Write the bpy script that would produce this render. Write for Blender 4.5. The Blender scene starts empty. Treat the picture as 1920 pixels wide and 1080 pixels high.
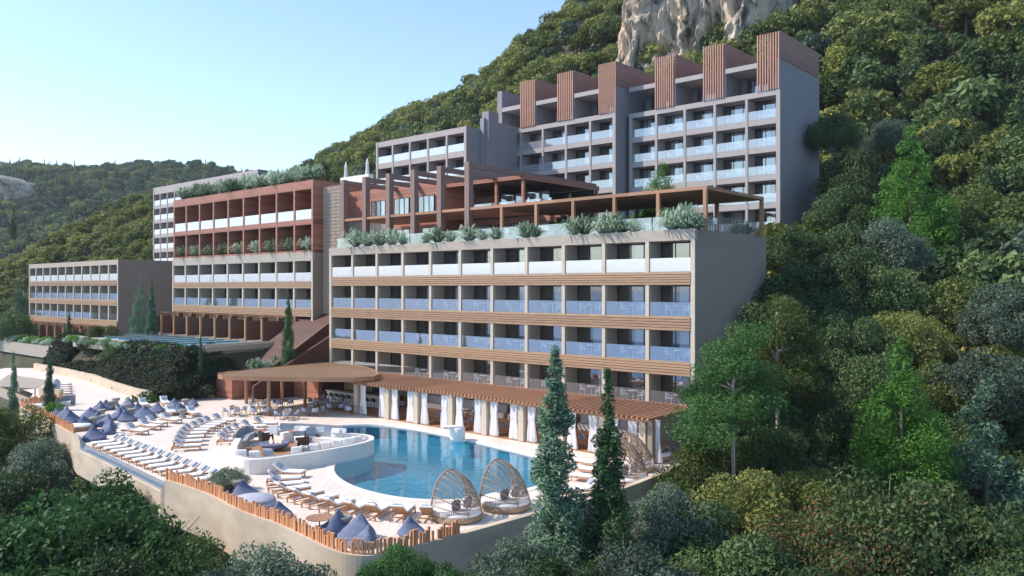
import bpy, bmesh, math, random
import numpy as np
from mathutils import Vector, Matrix, noise
from mathutils.geometry import tessellate_polygon
R_ = math.radians
random.seed(7)
S = bpy.context.scene
COL = S.collection
# ------------------------------------------------------------------ camera
CZ = 11.3; FPX = 1500.0
cam = bpy.data.objects.new("camera", bpy.data.cameras.new("camera")); COL.objects.link(cam)
cam.location = (0, 0, CZ); cam.rotation_euler = (R_(90), 0, 0)
cam.data.sensor_width = 36; cam.data.lens = 36 * FPX / 1920; cam.data.clip_end = 40000; cam.data.clip_start = .3
S.camera = cam
# ------------------------------------------------------------------ light
S.view_settings.view_transform = 'Standard'; S.view_settings.look = 'None'
S.view_settings.exposure = 0.72; S.view_settings.gamma = 1
SUN_EL = 42.0; SUN_AZ = (-1.0, .03)
W = bpy.data.worlds.new("World"); S.world = W; W.use_nodes = True
wn = W.node_tree.nodes; wl = W.node_tree.links
sky = wn.new('ShaderNodeTexSky'); sky.sky_type = 'NISHITA'; sky.sun_disc = False
sky.sun_elevation = R_(SUN_EL); sky.sun_rotation = math.atan2(SUN_AZ[0], SUN_AZ[1])
sky.air_density = 1.0; sky.dust_density = 0.15; sky.ozone_density = 0.5; sky.altitude = 0
wn['Background'].inputs[1].default_value = 0.15
tint = wn.new('ShaderNodeMix'); tint.data_type = 'RGBA'; tint.blend_type = 'MULTIPLY'; tint.inputs[0].default_value = 1; tint.inputs[7].default_value = (1.0, 1.05, 1.05, 1)
wl.new(sky.outputs[0], tint.inputs[6]); wl.new(tint.outputs[2], wn['Background'].inputs[0])
sun = bpy.data.objects.new("sun", bpy.data.lights.new("sun", 'SUN')); COL.objects.link(sun)
sun.data.energy = 3.6; sun.data.angle = R_(0.6); sun.data.color = (1, .89, .78)
az = Vector((SUN_AZ[0], SUN_AZ[1], 0)).normalized()
sd = Vector((az.x * math.cos(R_(SUN_EL)), az.y * math.cos(R_(SUN_EL)), math.sin(R_(SUN_EL))))
sun.rotation_euler = sd.to_track_quat('Z', 'Y').to_euler(); sun.location = (-60, 20, 80)
# ------------------------------------------------------------------ frames of reference
UX, UY, OX, OY = .7518, -.6594, 12.76, 55.8          # hotel frame: u runs right along the facade, v into the hill
ANG = math.atan2(UY, UX)
def B(u, v, z=0): return Vector((OX + u * UX - v * UY, OY + u * UY + v * UX, z))
def UV(x, y): a, b = x - OX, y - OY; return a * UX + b * UY, -a * UY + b * UX
def G(px, py, z=0):
    Y = FPX * (CZ - z) / (py - 540.0); return Vector(((px - 960) / FPX * Y, Y, z))
def at(px, py, Y): return Vector(((px - 960) / FPX * Y, Y, CZ + (540 - py) / FPX * Y))
def PX(p): return 960 + FPX * p[0] / p[1], 540 - FPX * (p[2] - CZ) / p[1]
# ------------------------------------------------------------------ materials
MATS = {}
def nmat(name):
    m = bpy.data.materials.new(name); m.use_nodes = True; n = m.node_tree.nodes; l = m.node_tree.links
    return m, n, l, n['Principled BSDF']
def mat(name, col, rough=.6, var=.12, scale=(3, 3, 3), bump=0.0, metal=0, coords='Object', nscale=1.0, detail=6, col2=None, spec=.5):
    if name in MATS: return MATS[name]
    m, n, l, p = nmat(name)
    p.inputs['Roughness'].default_value = rough; p.inputs['Metallic'].default_value = metal
    p.inputs['Specular IOR Level'].default_value = spec
    tc = n.new('ShaderNodeTexCoord'); mp = n.new('ShaderNodeMapping'); mp.inputs[3].default_value = scale
    l.new(tc.outputs[coords], mp.inputs[0])
    t = n.new('ShaderNodeTexNoise'); t.inputs['Scale'].default_value = nscale; t.inputs['Detail'].default_value = detail
    l.new(mp.outputs[0], t.inputs[0])
    r = n.new('ShaderNodeValToRGB'); r.color_ramp.elements[0].position = .3; r.color_ramp.elements[1].position = .7
    c2 = col2 or tuple(c * (1 - 2 * var) for c in col)
    r.color_ramp.elements[0].color = (*c2, 1); r.color_ramp.elements[1].color = (*[min(1, c * (1 + .6 * var)) for c in col], 1)
    l.new(t.outputs[0], r.inputs[0]); l.new(r.outputs[0], p.inputs['Base Color'])
    if bump:
        b = n.new('ShaderNodeBump'); b.inputs['Strength'].default_value = bump; b.inputs['Distance'].default_value = .05
        l.new(t.outputs[0], b.inputs['Height']); l.new(b.outputs[0], p.inputs['Normal'])
    MATS[name] = m; return m
def boards(name, col, axis='z', pitch=.14, rough=.6, var=.25, line=.55, grain=(.6, .6, 9)):
    """boarding: grooves every pitch metres along an axis, grain along the board"""
    if name in MATS: return MATS[name]
    m, n, l, p = nmat(name); p.inputs['Roughness'].default_value = rough
    tc = n.new('ShaderNodeTexCoord'); sep = n.new('ShaderNodeSeparateXYZ'); l.new(tc.outputs['Object'], sep.inputs[0])
    def M(op, a, b=None):
        q = n.new('ShaderNodeMath'); q.operation = op
        for i, x in enumerate((a, b)):
            if x is None: continue
            if isinstance(x, (int, float)): q.inputs[i].default_value = x
            else: l.new(x, q.inputs[i])
        return q.outputs[0]
    c = sep.outputs['XYZ'.index(axis.upper())]
    d = M('DIVIDE', c, pitch); fr = M('FRACT', d); fl = M('FLOOR', d)
    g = M('LESS_THAN', fr, .14)
    wn_ = n.new('ShaderNodeTexWhiteNoise'); wn_.noise_dimensions = '1D'; l.new(fl, wn_.inputs['W'])
    mp = n.new('ShaderNodeMapping'); mp.inputs[3].default_value = grain; l.new(tc.outputs['Object'], mp.inputs[0])
    t = n.new('ShaderNodeTexNoise'); t.inputs['Scale'].default_value = 1.6; t.inputs['Detail'].default_value = 7; l.new(mp.outputs[0], t.inputs[0])
    v = M('ADD', M('MULTIPLY', t.outputs[0], 1.3), M('MULTIPLY', wn_.outputs[0], .5))
    r = n.new('ShaderNodeValToRGB'); r.color_ramp.elements[0].position = .45; r.color_ramp.elements[1].position = 1.25
    r.color_ramp.elements[0].color = (*[x * (1 - var) for x in col], 1); r.color_ramp.elements[1].color = (*[min(1, x * (1 + var)) for x in col], 1)
    l.new(v, r.inputs[0])
    mx = n.new('ShaderNodeMix'); mx.data_type = 'RGBA'; mx.blend_type = 'MULTIPLY'
    l.new(g, mx.inputs[0]); l.new(r.outputs[0], mx.inputs[6]); mx.inputs[7].default_value = (line, line, line, 1)
    l.new(mx.outputs[2], p.inputs['Base Color'])
    MATS[name] = m; return m
def leafmat(name, cols, trans=.35, rough=.55):
    if name in MATS: return MATS[name]
    m, n, l, p = nmat(name)
    p.inputs['Roughness'].default_value = rough; p.inputs['Specular IOR Level'].default_value = .25
    g = n.new('ShaderNodeNewGeometry'); oi = n.new('ShaderNodeObjectInfo')
    a = n.new('ShaderNodeMath'); a.operation = 'MULTIPLY_ADD'; a.inputs[1].default_value = .55
    b = n.new('ShaderNodeMath'); b.operation = 'MULTIPLY'; b.inputs[1].default_value = .6
    l.new(g.outputs['Random Per Island'], a.inputs[0]); l.new(oi.outputs['Random'], b.inputs[0]); l.new(b.outputs[0], a.inputs[2])
    r = n.new('ShaderNodeValToRGB'); el = r.color_ramp.elements
    while len(el) < len(cols): el.new(.5)
    for i, c in enumerate(cols): el[i].position = .05 + i / (len(cols) - 1) * .95; el[i].color = (*c, 1)
    l.new(a.outputs[0], r.inputs[0])
    hs = n.new('ShaderNodeHueSaturation'); l.new(r.outputs[0], hs.inputs['Color'])
    q = n.new('ShaderNodeMath'); q.operation = 'MULTIPLY_ADD'; q.inputs[1].default_value = .45; q.inputs[2].default_value = .82
    l.new(oi.outputs['Random'], q.inputs[0]); l.new(q.outputs[0], hs.inputs['Value'])
    l.new(hs.outputs[0], p.inputs['Base Color'])
    tr = n.new('ShaderNodeBsdfTranslucent'); l.new(hs.outputs[0], tr.inputs[0])
    mx = n.new('ShaderNodeMixShader'); mx.inputs[0].default_value = trans
    l.new(p.outputs[0], mx.inputs[1]); l.new(tr.outputs[0], mx.inputs[2]); l.new(mx.outputs[0], n['Material Output'].inputs[0])
    MATS[name] = m; return m
def glass(name, tint=(.8, .88, .95), refl=.45, white=.0, rough=.02):
    if name in MATS: return MATS[name]
    m, n, l, p = nmat(name); n.remove(p)
    t = n.new('ShaderNodeBsdfTransparent'); t.inputs[0].default_value = (*tint, 1)
    g = n.new('ShaderNodeBsdfGlossy'); g.inputs['Roughness'].default_value = rough
    mx = n.new('ShaderNodeMixShader'); mx.inputs[0].default_value = refl
    l.new(t.outputs[0], mx.inputs[1]); l.new(g.outputs[0], mx.inputs[2]); o = mx.outputs[0]
    if white:
        d = n.new('ShaderNodeBsdfDiffuse'); d.inputs[0].default_value = (.85, .87, .92, 1)
        m2 = n.new('ShaderNodeMixShader'); m2.inputs[0].default_value = white
        l.new(o, m2.inputs[1]); l.new(d.outputs[0], m2.inputs[2]); o = m2.outputs[0]
    l.new(o, n['Material Output'].inputs[0]); MATS[name] = m; return m

def M_(k): return MATS[k]
mat('beige', (.40, .345, .285), .8, .06, (.5, .5, 2.5), bump=.15, nscale=2)
boards('beige_boards', (.26, .215, .18), 'z', .45, .8, .04, .97, (.35, .35, 5))  # side walls: darker copy of the beige, shade put into the colour
mat('wall_beige', (.56, .46, .35), .8, .10, (.25, .25, .6), bump=.1, nscale=2)
mat('cream', (.52, .45, .36), .75, .04)
mat('grey_render', (.25, .235, .25), .85, .04, (.4, .4, .4), nscale=1.5)  # side-wall grey, darker than the trim to paint in its shade
mat('grey_trim', (.38, .345, .335), .85, .04, (.4, .4, .4), nscale=1.5)
boards('red_wood_shaded', (.075, .03, .022), 'z', .16, .6, .3, .6)  # same timber as red_wood, darkened to paint the stair in shade
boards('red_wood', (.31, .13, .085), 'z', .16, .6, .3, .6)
boards('slat_wood', (.32, .20, .12), 'z', .5, .6, .3, .95)
boards('tower_slats', (.34, .185, .13), 'z', 9, .6, .3, 1, (9, 9, .4))
boards('tower_wood', (.24, .125, .10), 'z', .9, .6, .3, .8, (5, 5, .4))
boards('brown_post', (.19, .12, .10), 'z', 9, .65, .2, 1, (8, 8, .5))
boards('teak', (.40, .20, .10), 'x', 5, .55, .3, .95, (.6, 8, 8))
boards('pergola_wood', (.31, .16, .09), 'x', 7, .55, .25, 1, (8, .6, 8))
boards('canopy_wood', (.20, .12, .065), 'y', .5, .5, .25, .45, (.6, 8, 3))
boards('stake_wood', (.50, .24, .12), 'z', 30, .6, .35, 1, (9, 9, 1))
boards('floor_wood', (.36, .17, .08), 'x', .14, .5, .3, .5, (6, .6, 1))
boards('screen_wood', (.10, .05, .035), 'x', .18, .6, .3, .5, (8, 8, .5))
mat('dark_frame', (.03, .032, .04), .4, .1)
mat('soffit', (.20, .16, .14), .7, .1)
mat('room_dark', (.045, .04, .04), .8, .2)  # near-black that paints unlit interior depth
mat('room_grey', (.10, .09, .085), .8, .2)  # lighter version of the painted interior darkness
mat('curtain', (.86, .85, .88), .8, .05, (9, 9, .2), bump=.4)
mat('white_cloth', (.86, .84, .83), .8, .03, bump=.1)
mat('white_paint', (.82, .80, .78), .5, .03)
mat('pod_white', (.78, .74, .69), .6, .03)
mat('grey_cloth', (.33, .34, .37), .9, .1, (8, 8, 8), bump=.1)
mat('pillow_cloth', (.36, .40, .48), .9, .1, (8, 8, 8))
mat('blue_cloth', (.135, .17, .27), .85, .15, (4, 4, 4), bump=.2)
mat('chair_cloth', (.42, .44, .54), .85, .08)
mat('black_plastic', (.035, .035, .04), .5, .1)
mat('metal_dark', (.08, .06, .05), .4, .1, metal=.5)
mat('stone_stool', (.38, .36, .33), .8, .2, bump=.3)
mat('wicker', (.40, .28, .19), .7, .15)
mat('bark', (.22, .17, .13), .9, .25, (3, 3, .8), bump=.5)
mat('pale_bark', (.42, .35, .31), .9, .2, (3, 3, .8), bump=.5)
mat('soil', (.07, .06, .035), 1, .3, (.3, .3, .3), col2=(.03, .035, .015))
mat('gravel', (.45, .42, .40), .9, .15)
mat('mural', (.42, .36, .24), .7, .3, (3, 3, 3), col2=(.12, .11, .09), nscale=2)
mat('pattern_cloth', (.75, .75, .78), .9, .1, (9, 9, 9), col2=(.04, .05, .10), nscale=1.5, detail=1)
boards('stripe_cloth', (.80, .80, .82), 'x', .12, .9, .02, .35, (1, 1, 1))
mat('coping', (.80, .74, .68), .5, .04)
# pale deck: broad boards with fine joints
boards('deck', (.70, .61, .54), 'x', .45, .6, .07, .90, (.3, 1.2, 1))
mat('tile', (.055, .37, .50), .4, .15, (2, 2, 2), nscale=2)
def rockmat():
    m, n, l, p = nmat('rock'); p.inputs['Roughness'].default_value = .95
    tc = n.new('ShaderNodeTexCoord'); mp = n.new('ShaderNodeMapping'); mp.inputs[3].default_value = (.30, .30, .10); l.new(tc.outputs['Object'], mp.inputs[0])
    t = n.new('ShaderNodeTexNoise'); t.inputs['Scale'].default_value = 1; t.inputs['Detail'].default_value = 12; t.inputs['Roughness'].default_value = .68; t.inputs['Distortion'].default_value = .6
    l.new(mp.outputs[0], t.inputs[0])
    r = n.new('ShaderNodeValToRGB'); e = r.color_ramp.elements
    e[0].position = .38; e[0].color = (.05, .045, .035, 1); e[1].position = .72; e[1].color = (.72, .66, .58, 1)
    x = e.new(.43); x.color = (.28, .24, .19, 1); x = e.new(.52); x.color = (.60, .51, .41, 1); x = e.new(.60); x.color = (.66, .48, .32, 1)
    l.new(t.outputs[0], r.inputs[0]); l.new(r.outputs[0], p.inputs['Base Color'])
    b = n.new('ShaderNodeBump'); b.inputs['Strength'].default_value = 1; b.inputs['Distance'].default_value = 1.5; l.new(t.outputs[0], b.inputs['Height']); l.new(b.outputs[0], p.inputs['Normal'])
    MATS['rock'] = m
rockmat()
def watermat(name, tint, scale, strength, ior=1.6):
    m, n, l, p = nmat(name); n.remove(p)
    t = n.new('ShaderNodeBsdfTransparent'); t.inputs[0].default_value = (*tint, 1)
    g = n.new('ShaderNodeBsdfGlossy'); g.inputs['Roughness'].default_value = .03
    tc = n.new('ShaderNodeTexCoord'); mp = n.new('ShaderNodeMapping'); mp.inputs[3].default_value = (scale, scale * 1.6, scale); mp.inputs[2].default_value = (0, 0, -.3)
    l.new(tc.outputs['Object'], mp.inputs[0])
    w = n.new('ShaderNodeTexNoise'); w.inputs['Scale'].default_value = 1; w.inputs['Detail'].default_value = 4; l.new(mp.outputs[0], w.inputs[0])
    b = n.new('ShaderNodeBump'); b.inputs['Strength'].default_value = strength; b.inputs['Distance'].default_value = .1; l.new(w.outputs[0], b.inputs['Height'])
    f = n.new('ShaderNodeFresnel'); f.inputs[0].default_value = ior
    l.new(b.outputs[0], g.inputs['Normal']); l.new(b.outputs[0], f.inputs['Normal'])
    ge = n.new('ShaderNodeNewGeometry'); iv = n.new('ShaderNodeMath'); iv.operation = 'SUBTRACT'; iv.inputs[0].default_value = 1; l.new(ge.outputs['Backfacing'], iv.inputs[1])
    ml = n.new('ShaderNodeMath'); ml.operation = 'MULTIPLY'; l.new(f.outputs[0], ml.inputs[0]); l.new(iv.outputs[0], ml.inputs[1])
    mx = n.new('ShaderNodeMixShader'); l.new(ml.outputs[0], mx.inputs[0]); l.new(t.outputs[0], mx.inputs[1]); l.new(g.outputs[0], mx.inputs[2])
    l.new(mx.outputs[0], n['Material Output'].inputs[0]); MATS[name] = m
watermat('pool_water', (.55, .84, .92), 1.3, .15, 2.0)
watermat('blue_water', (.75, .97, 1), 2.5, .05, 1.012)
mat('blue_tile', (.04, .50, .78), .4, .15, (2, 2, 2))
mat('sea', (.11, .27, .50), .6, .1, (.05, .05, .05), spec=.1)
glass('rail_top', (.80, .86, .95), .45, .36)  # diffuse white paints the bright sky reflection into clear glass
glass('rail', (.74, .84, .96), .38, .05)
glass('rail_clear', (.78, .86, .95), .24, .03)
glass('rail_sky_sheen', (.84, .88, .92), .24, .15)  # clear glass whitened to paint in reflected sky
glass('window_pane', (.75, .8, .88), .35, .0)
glass('sheer', (.9, .9, .93), .0, .78)
L_OLIVE = leafmat('leaf_olive', [(.05, .08, .018), (.10, .14, .034), (.17, .21, .055), (.25, .24, .075)])
L_DARK = leafmat('leaf_dark', [(.035, .065, .024), (.065, .115, .038), (.12, .175, .06)], .25)  # dark leaf colour; on the right-hand slope it paints the shade
L_GREY = leafmat('leaf_grey', [(.045, .075, .05), (.095, .14, .095), (.17, .22, .15)], .25)
L_BRIGHT = leafmat('leaf_bright', [(.04, .12, .02), (.08, .21, .03), (.15, .30, .05)], .4)
L_MID = leafmat('leaf_mid', [(.022, .07, .02), (.05, .13, .035), (.10, .20, .055)], .35)
L_BERRY = leafmat('leaf_berry', [(.018, .045, .014), (.035, .08, .022), (.07, .12, .035), (.05, .09, .03), (.04, .08, .025), (.08, .12, .035), (.06, .10, .03), (.05, .09, .03), (.16, .07, .03)], .25)
L_CYP = leafmat('leaf_cypress', [(.05, .10, .06), (.10, .18, .115), (.19, .29, .18)], .25)
L_FERN = leafmat('leaf_fern', [(.10, .18, .10), (.22, .32, .21), (.42, .50, .40)], .35)
L_YEL = leafmat('leaf_yellow', [(.07, .10, .02), (.15, .18, .035), (.24, .255, .065)], .35)
L_SHRUB = leafmat('leaf_shrub', [(.012, .024, .010), (.022, .040, .016), (.04, .06, .025)], .2)
# ------------------------------------------------------------------ mesh helpers
ORD = ['first', 'second', 'third', 'fourth', 'fifth', 'sixth', 'seventh', 'eighth', 'ninth', 'tenth', 'eleventh', 'twelfth', 'thirteenth', 'fourteenth', 'fifteenth', 'sixteenth', 'seventeenth', 'eighteenth', 'nineteenth', 'twentieth', 'twenty-first', 'twenty-second', 'twenty-third', 'twenty-fourth', 'twenty-fifth', 'twenty-sixth', 'twenty-seventh', 'twenty-eighth', 'twenty-ninth', 'thirtieth'] + ['%dth' % i for i in range(31, 99)]
class MB:
    def __init__(s): s.v = []; s.f = []; s.smooth = False
    def add(s, vs, fs):
        o = len(s.v); s.v += [tuple(x) for x in vs]; s.f += [tuple(i + o for i in f) for f in fs]; return s
    def box(s, x0, x1, y0, y1, z0, z1):
        return s.add([(x0, y0, z0), (x1, y0, z0), (x1, y1, z0), (x0, y1, z0), (x0, y0, z1), (x1, y0, z1), (x1, y1, z1), (x0, y1, z1)],
                     [(0, 3, 2, 1), (4, 5, 6, 7), (0, 1, 5, 4), (1, 2, 6, 5), (2, 3, 7, 6), (3, 0, 4, 7)])
    def obox(s, c, dx, dy, dz, hx, hy, hz):
        c, dx, dy, dz = Vector(c), Vector(dx).normalized(), Vector(dy).normalized(), Vector(dz).normalized()
        P = [c + dx * (a * hx) + dy * (b * hy) + dz * (d * hz) for d in (-1, 1) for (a, b) in ((-1, -1), (1, -1), (1, 1), (-1, 1))]
        return s.add(P, [(0, 3, 2, 1), (4, 5, 6, 7), (0, 1, 5, 4), (1, 2, 6, 5), (2, 3, 7, 6), (3, 0, 4, 7)])
    def beam(s, p, q, w, h):
        p, q = Vector(p), Vector(q); d = (q - p); L = d.length; d.normalize()
        side = d.cross(Vector((0, 0, 1)));
        if side.length < .01: side = Vector((1, 0, 0))
        side.normalize(); up = side.cross(d)
        return s.obox((p + q) / 2, d, side, up, L / 2, w / 2, h / 2)
    def tube(s, pts, r, n=6, cap=True, r2=None):
        pts = [Vector(p) for p in pts]; K = len(pts); ring = []
        for i, p in enumerate(pts):
            d = (pts[min(i + 1, K - 1)] - pts[max(i - 1, 0)]).normalized()
            a = d.cross(Vector((0, 0, 1)))
            if a.length < .05: a = d.cross(Vector((0, 1, 0)))
            a.normalize(); b = d.cross(a)
            rr = r if r2 is None else r + (r2 - r) * i / (K - 1)
            ring.append([p + (a * math.cos(2 * math.pi * k / n) + b * math.sin(2 * math.pi * k / n)) * rr for k in range(n)])
        vs = [x for g in ring for x in g]; fs = []
        for i in range(K - 1):
            for k in range(n): fs.append((i * n + k, i * n + (k + 1) % n, (i + 1) * n + (k + 1) % n, (i + 1) * n + k))
        if cap: fs.append(tuple(range(n))[::-1]); fs.append(tuple((K - 1) * n + k for k in range(n)))
        return s.add(vs, fs)
    def lathe(s, prof, n=16, c=(0, 0, 0), sq=None):
        vs = []; fs = []
        for r, z in prof:
            for k in range(n):
                t = 2 * math.pi * k / n; vs.append((c[0] + r * math.cos(t) * (sq or 1), c[1] + r * math.sin(t), c[2] + z))
        for i in range(len(prof) - 1):
            for k in range(n): fs.append((i * n + k, i * n + (k + 1) % n, (i + 1) * n + (k + 1) % n, (i + 1) * n + k))
        fs.append(tuple(range(n))[::-1]); fs.append(tuple((len(prof) - 1) * n + k for k in range(n)))
        return s.add(vs, fs)
    def prism(s, poly, z0, z1):
        n = len(poly); a = [(p[0], p[1], z0) for p in poly] + [(p[0], p[1], z1) for p in poly]
        tri = tessellate_polygon([[Vector((p[0], p[1], 0)) for p in poly]])
        fs = [t for t in tri] + [(t[2] + n, t[1] + n, t[0] + n) for t in tri] + [(i, (i + 1) % n, (i + 1) % n + n, i + n) for i in range(n)]
        return s.add(a, fs)
    def wall(s, path, t, z0, z1, closed=False):
        """wall of thickness t following a path; z0,z1 may be lists per point"""
        P = [Vector((p[0], p[1], 0)) for p in path]; n = len(P)
        Z0 = z0 if isinstance(z0, (list, tuple)) else [z0] * n; Z1 = z1 if isinstance(z1, (list, tuple)) else [z1] * n
        vs = []
        for i, p in enumerate(P):
            a = P[(i - 1) % n] if (closed or i > 0) else p; b = P[(i + 1) % n] if (closed or i < n - 1) else p
            d = (b - a).normalized(); nn = Vector((-d.y, d.x, 0)) * t / 2
            vs += [(p.x + nn.x, p.y + nn.y, Z0[i]), (p.x - nn.x, p.y - nn.y, Z0[i]), (p.x - nn.x, p.y - nn.y, Z1[i]), (p.x + nn.x, p.y + nn.y, Z1[i])]
        fs = []
        for i in range(n if closed else n - 1):
            j = (i + 1) % n
            for k in range(4): fs.append((i * 4 + k, i * 4 + (k + 1) % 4, j * 4 + (k + 1) % 4, j * 4 + k))
        if not closed: fs += [(0, 1, 2, 3), ((n - 1) * 4 + 3, (n - 1) * 4 + 2, (n - 1) * 4 + 1, (n - 1) * 4)]
        return s.add(vs, fs)
    def mesh(s, name, m, smooth=False, bevel=0, org=(0, 0, 0)):
        me = bpy.data.meshes.new(name)
        o = org; me.from_pydata([(x - o[0], y - o[1], z - o[2]) for x, y, z in s.v], [], s.f)
        bm = bmesh.new(); bm.from_mesh(me); bmesh.ops.recalc_face_normals(bm, faces=bm.faces)
        if bevel: bmesh.ops.bevel(bm, geom=list(bm.edges), offset=bevel, segments=2, affect='EDGES', clamp_overlap=True)
        if smooth:
            for f in bm.faces: f.smooth = True
        bm.to_mesh(me); bm.free()
        me.materials.append(MATS[m] if isinstance(m, str) else m); return me
    def build(s, name, m, parent=None, smooth=False, bevel=0, org=(0, 0, 0), loc=None):
        return ob(name, s.mesh(name, m, smooth, bevel, org), parent, loc)
def ob(name, me, parent=None, loc=None, rz=None, sc=None):
    o = bpy.data.objects.new(name, me); COL.objects.link(o)
    if parent: o.parent = parent
    if loc is not None: o.location = loc
    if rz is not None: o.rotation_euler = (0, 0, rz)
    if sc is not None: o.scale = sc if isinstance(sc, (tuple, list, Vector)) else (sc, sc, sc)
    return o
LABELS = {}
def tag(o, label=None, cat=None, group=None, kind=None):
    if label:
        LABELS.setdefault(label, 0); LABELS[label] += 1
        o['label'] = label
    if cat: o['category'] = cat
    if group: o['group'] = group
    if kind: o['kind'] = kind
    return o
def thing(name, label, cat, loc=(0, 0, 0), rz=0, group=None):
    return tag(ob(name, None, None, loc, rz), label, cat, group)
def bthing(name, label, cat, u, v, z, group=None): return thing(name, label, cat, B(u, v, z), ANG, group)
def copy(root, loc, rz, label, group=None, scale=None):
    r = root.copy(); COL.objects.link(r); r.location = loc; r.rotation_euler = (0, 0, rz)
    if scale: r.scale = (scale,) * 3
    r['label'] = label
    if group: r['group'] = group
    for ch in list(root.children):
        c = ch.copy(); COL.objects.link(c); c.parent = r
        for g in list(ch.children):
            d = g.copy(); COL.objects.link(d); d.parent = c
    return r
class Kind:
    """first place() moves the prototype itself, later ones copy it"""
    def __init__(s, root): s.root = root; s.used = False
    def place(s, loc, rz, label, group=None, scale=None):
        if not s.used:
            s.used = True; r = s.root; r.location = loc; r.rotation_euler = (0, 0, rz); r['label'] = label
            if scale: r.scale = (scale,) * 3
            if group: r['group'] = group
            return r
        return copy(s.root, loc, rz, label, group, scale)
# ------------------------------------------------------------------ terrain
def lerp(t, tab):
    if t <= tab[0][0]: return tab[0][1]
    for (a, x), (b, y) in zip(tab, tab[1:]):
        if t <= b: return x + (y - x) * (t - a) / (b - a)
    return tab[-1][1]
def sm(x): x = max(0, min(1, x)); return x * x * (3 - 2 * x)
TR = [(-260, -62), (-120, -52), (-50, -27), (-28, -15), (-10, -8), (0, -5), (20, 5), (46, 17), (70, 34), (95, 50)]
TL = [(-260, -62), (-120, -45), (-50, -20), (-28, -12), (-18, -6), (-13.9, -1.0), (-9.8, 4.15), (5, 4.5), (20, 9), (46, 19), (70, 30), (95, 36)]
VW = [(-110, -9.2), (-96, -10.5), (-74, -11.2), (-64, -12.9), (-52.6, -14.2)]     # foot of the beige wall behind the deck
def hgt(x, y):
    u, v = UV(x, y); t = sm((-50.6 - u) / 1.0); f = lerp(u, VW) + .7
    tl = TL if t <= 0 or v < -28 or v > 0 else [(-28, -12), (f - 4, -6), (f, -.6), (max(f + 2.0, -9.8), 4.15), (5, 4.5)]
    h = lerp(v, TR) * (1 - t) + lerp(v, tl) * t
    if u < -92: h -= sm((-92 - u) / 4) * 2.4 * sm((v + 14) / 5)
    if u < -140: h -= sm((-140 - u) / 20) * 5
    a = .9 if (v < -30 or v > 12 or u > 3) else .0
    return h + a * noise.noise(Vector((x * .06, y * .06, 0)))
def grid(name, fn, nu, nv, m, smooth=True):
    vs = []; fs = []
    for i in range(nu + 1):
        for j in range(nv + 1): vs.append(fn(i / nu, j / nv))
    for i in range(nu):
        for j in range(nv): a = i * (nv + 1) + j; fs.append((a, a + nv + 1, a + nv + 2, a + 1))
    me = bpy.data.meshes.new(name); me.from_pydata([tuple(v) for v in vs], [], fs); me.materials.append(MATS[m])
    for p in me.polygons: p.use_smooth = smooth
    return ob(name, me)
def tf(a, b):
    u = -330 + 430 * a; v = -260 + 355 * b; p = B(u, v); p.z = hgt(p.x, p.y); return p
tag(grid('terrain', tf, 150, 140, 'soil'), kind='structure')
tag(MB().add([(-14000, -14000, -50), (14000, -14000, -50), (14000, 14000, -50), (-14000, 14000, -50)], [(0, 1, 2, 3)]).build('sea', 'sea'), kind='structure')
# ------------------------------------------------------------------ hills as ribbons from foot line to ridge line
def pl(tab, t):
    x = t * (len(tab) - 1); i = min(int(x), len(tab) - 2); return tab[i].lerp(tab[i + 1], x - i)
def hill(name, foot, ridge, nu, nv, amp, power=1.0, back=(60, 40), m='soil'):
    dirb = Vector((0, 1, 0))
    def fn(a, b):
        f, r = pl(foot, a), pl(ridge, a)
        if b > .9:
            k = (b - .9) / .1; p = r + Vector((0, back[0] * k, -back[1] * k))
        else:
            k = b / .9; p = f.lerp(r, k); p.z = f.z + (r.z - f.z) * k ** power
        e = math.sin(math.pi * min(1, b / .9)) if b < .9 else 0
        p = p.copy(); p.z += amp * e * noise.fractal(Vector((p.x, p.y, 0)) * .012, 1, 2, 4)
        return p
    return grid(name, fn, nu, nv, m), fn
# main mountain behind the hotel
def onv(px, py, v):
    k = (px - 960) / FPX; Y = (v + OX * -UY + OY * UX) / (k * -UY + UX); return Vector((k * Y, Y, CZ + (540 - py) / FPX * Y))
RPX = [(430, 440), (540, 400), (600, 360), (622, 283), (665, 268), (715, 240), (770, 205), (850, 180), (905, 145), (960, 110), (1000, 68), (1045, 35), (1080, 0), (1170, -70), (1300, -130), (1500, -200), (1800, -300), (2300, -420)]
TREEH = 5.0
ridge = [onv(x, y, 168) - Vector((0, 0, TREEH)) for x, y in RPX]
foot = []
for r in ridge:
    u, v = UV(r.x, r.y); f = B(u * .75 + 4, 50); f.z = hgt(f.x, f.y) - 1.5; foot.append(f)
mh, mfn = hill('mountain_slope', foot, ridge, 120, 60, 6, 1.0); tag(mh, kind='structure')
lr = [at(x, y, Y) - Vector((0, 0, 4)) for x, y, Y in ((-260, 640, 360), (-60, 545, 360), (0, 515, 360), (50, 484, 350), (110, 448, 340), (165, 415, 330), (225, 384, 318), (285, 368, 310), (360, 352, 300), (520, 350, 290), (640, 352, 300))]
lf = [Vector((p.x * .72, p.y * .56, 0)) for p in lr]
for f in lf: f.z = hgt(f.x, f.y) - 3
lh, lfn = hill('near_hill', lf, lr, 50, 26, 4, .8); tag(lh, kind='structure')
fr = [at(x, y, Y) - Vector((0, 0, 1)) for x, y, Y in ((-420, 270, 760), (-200, 290, 760), (0, 300, 760), (30, 306, 755), (70, 312, 750), (105, 318, 745), (165, 322, 740), (200, 316, 735), (300, 312, 720), (370, 312, 710), (430, 322, 700), (480, 332, 690), (530, 345, 690), (650, 372, 700), (800, 400, 720))]
ff = [Vector((p.x * .62, p.y * .52, 0)) for p in fr]
for f in ff: f.z = -20
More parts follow.
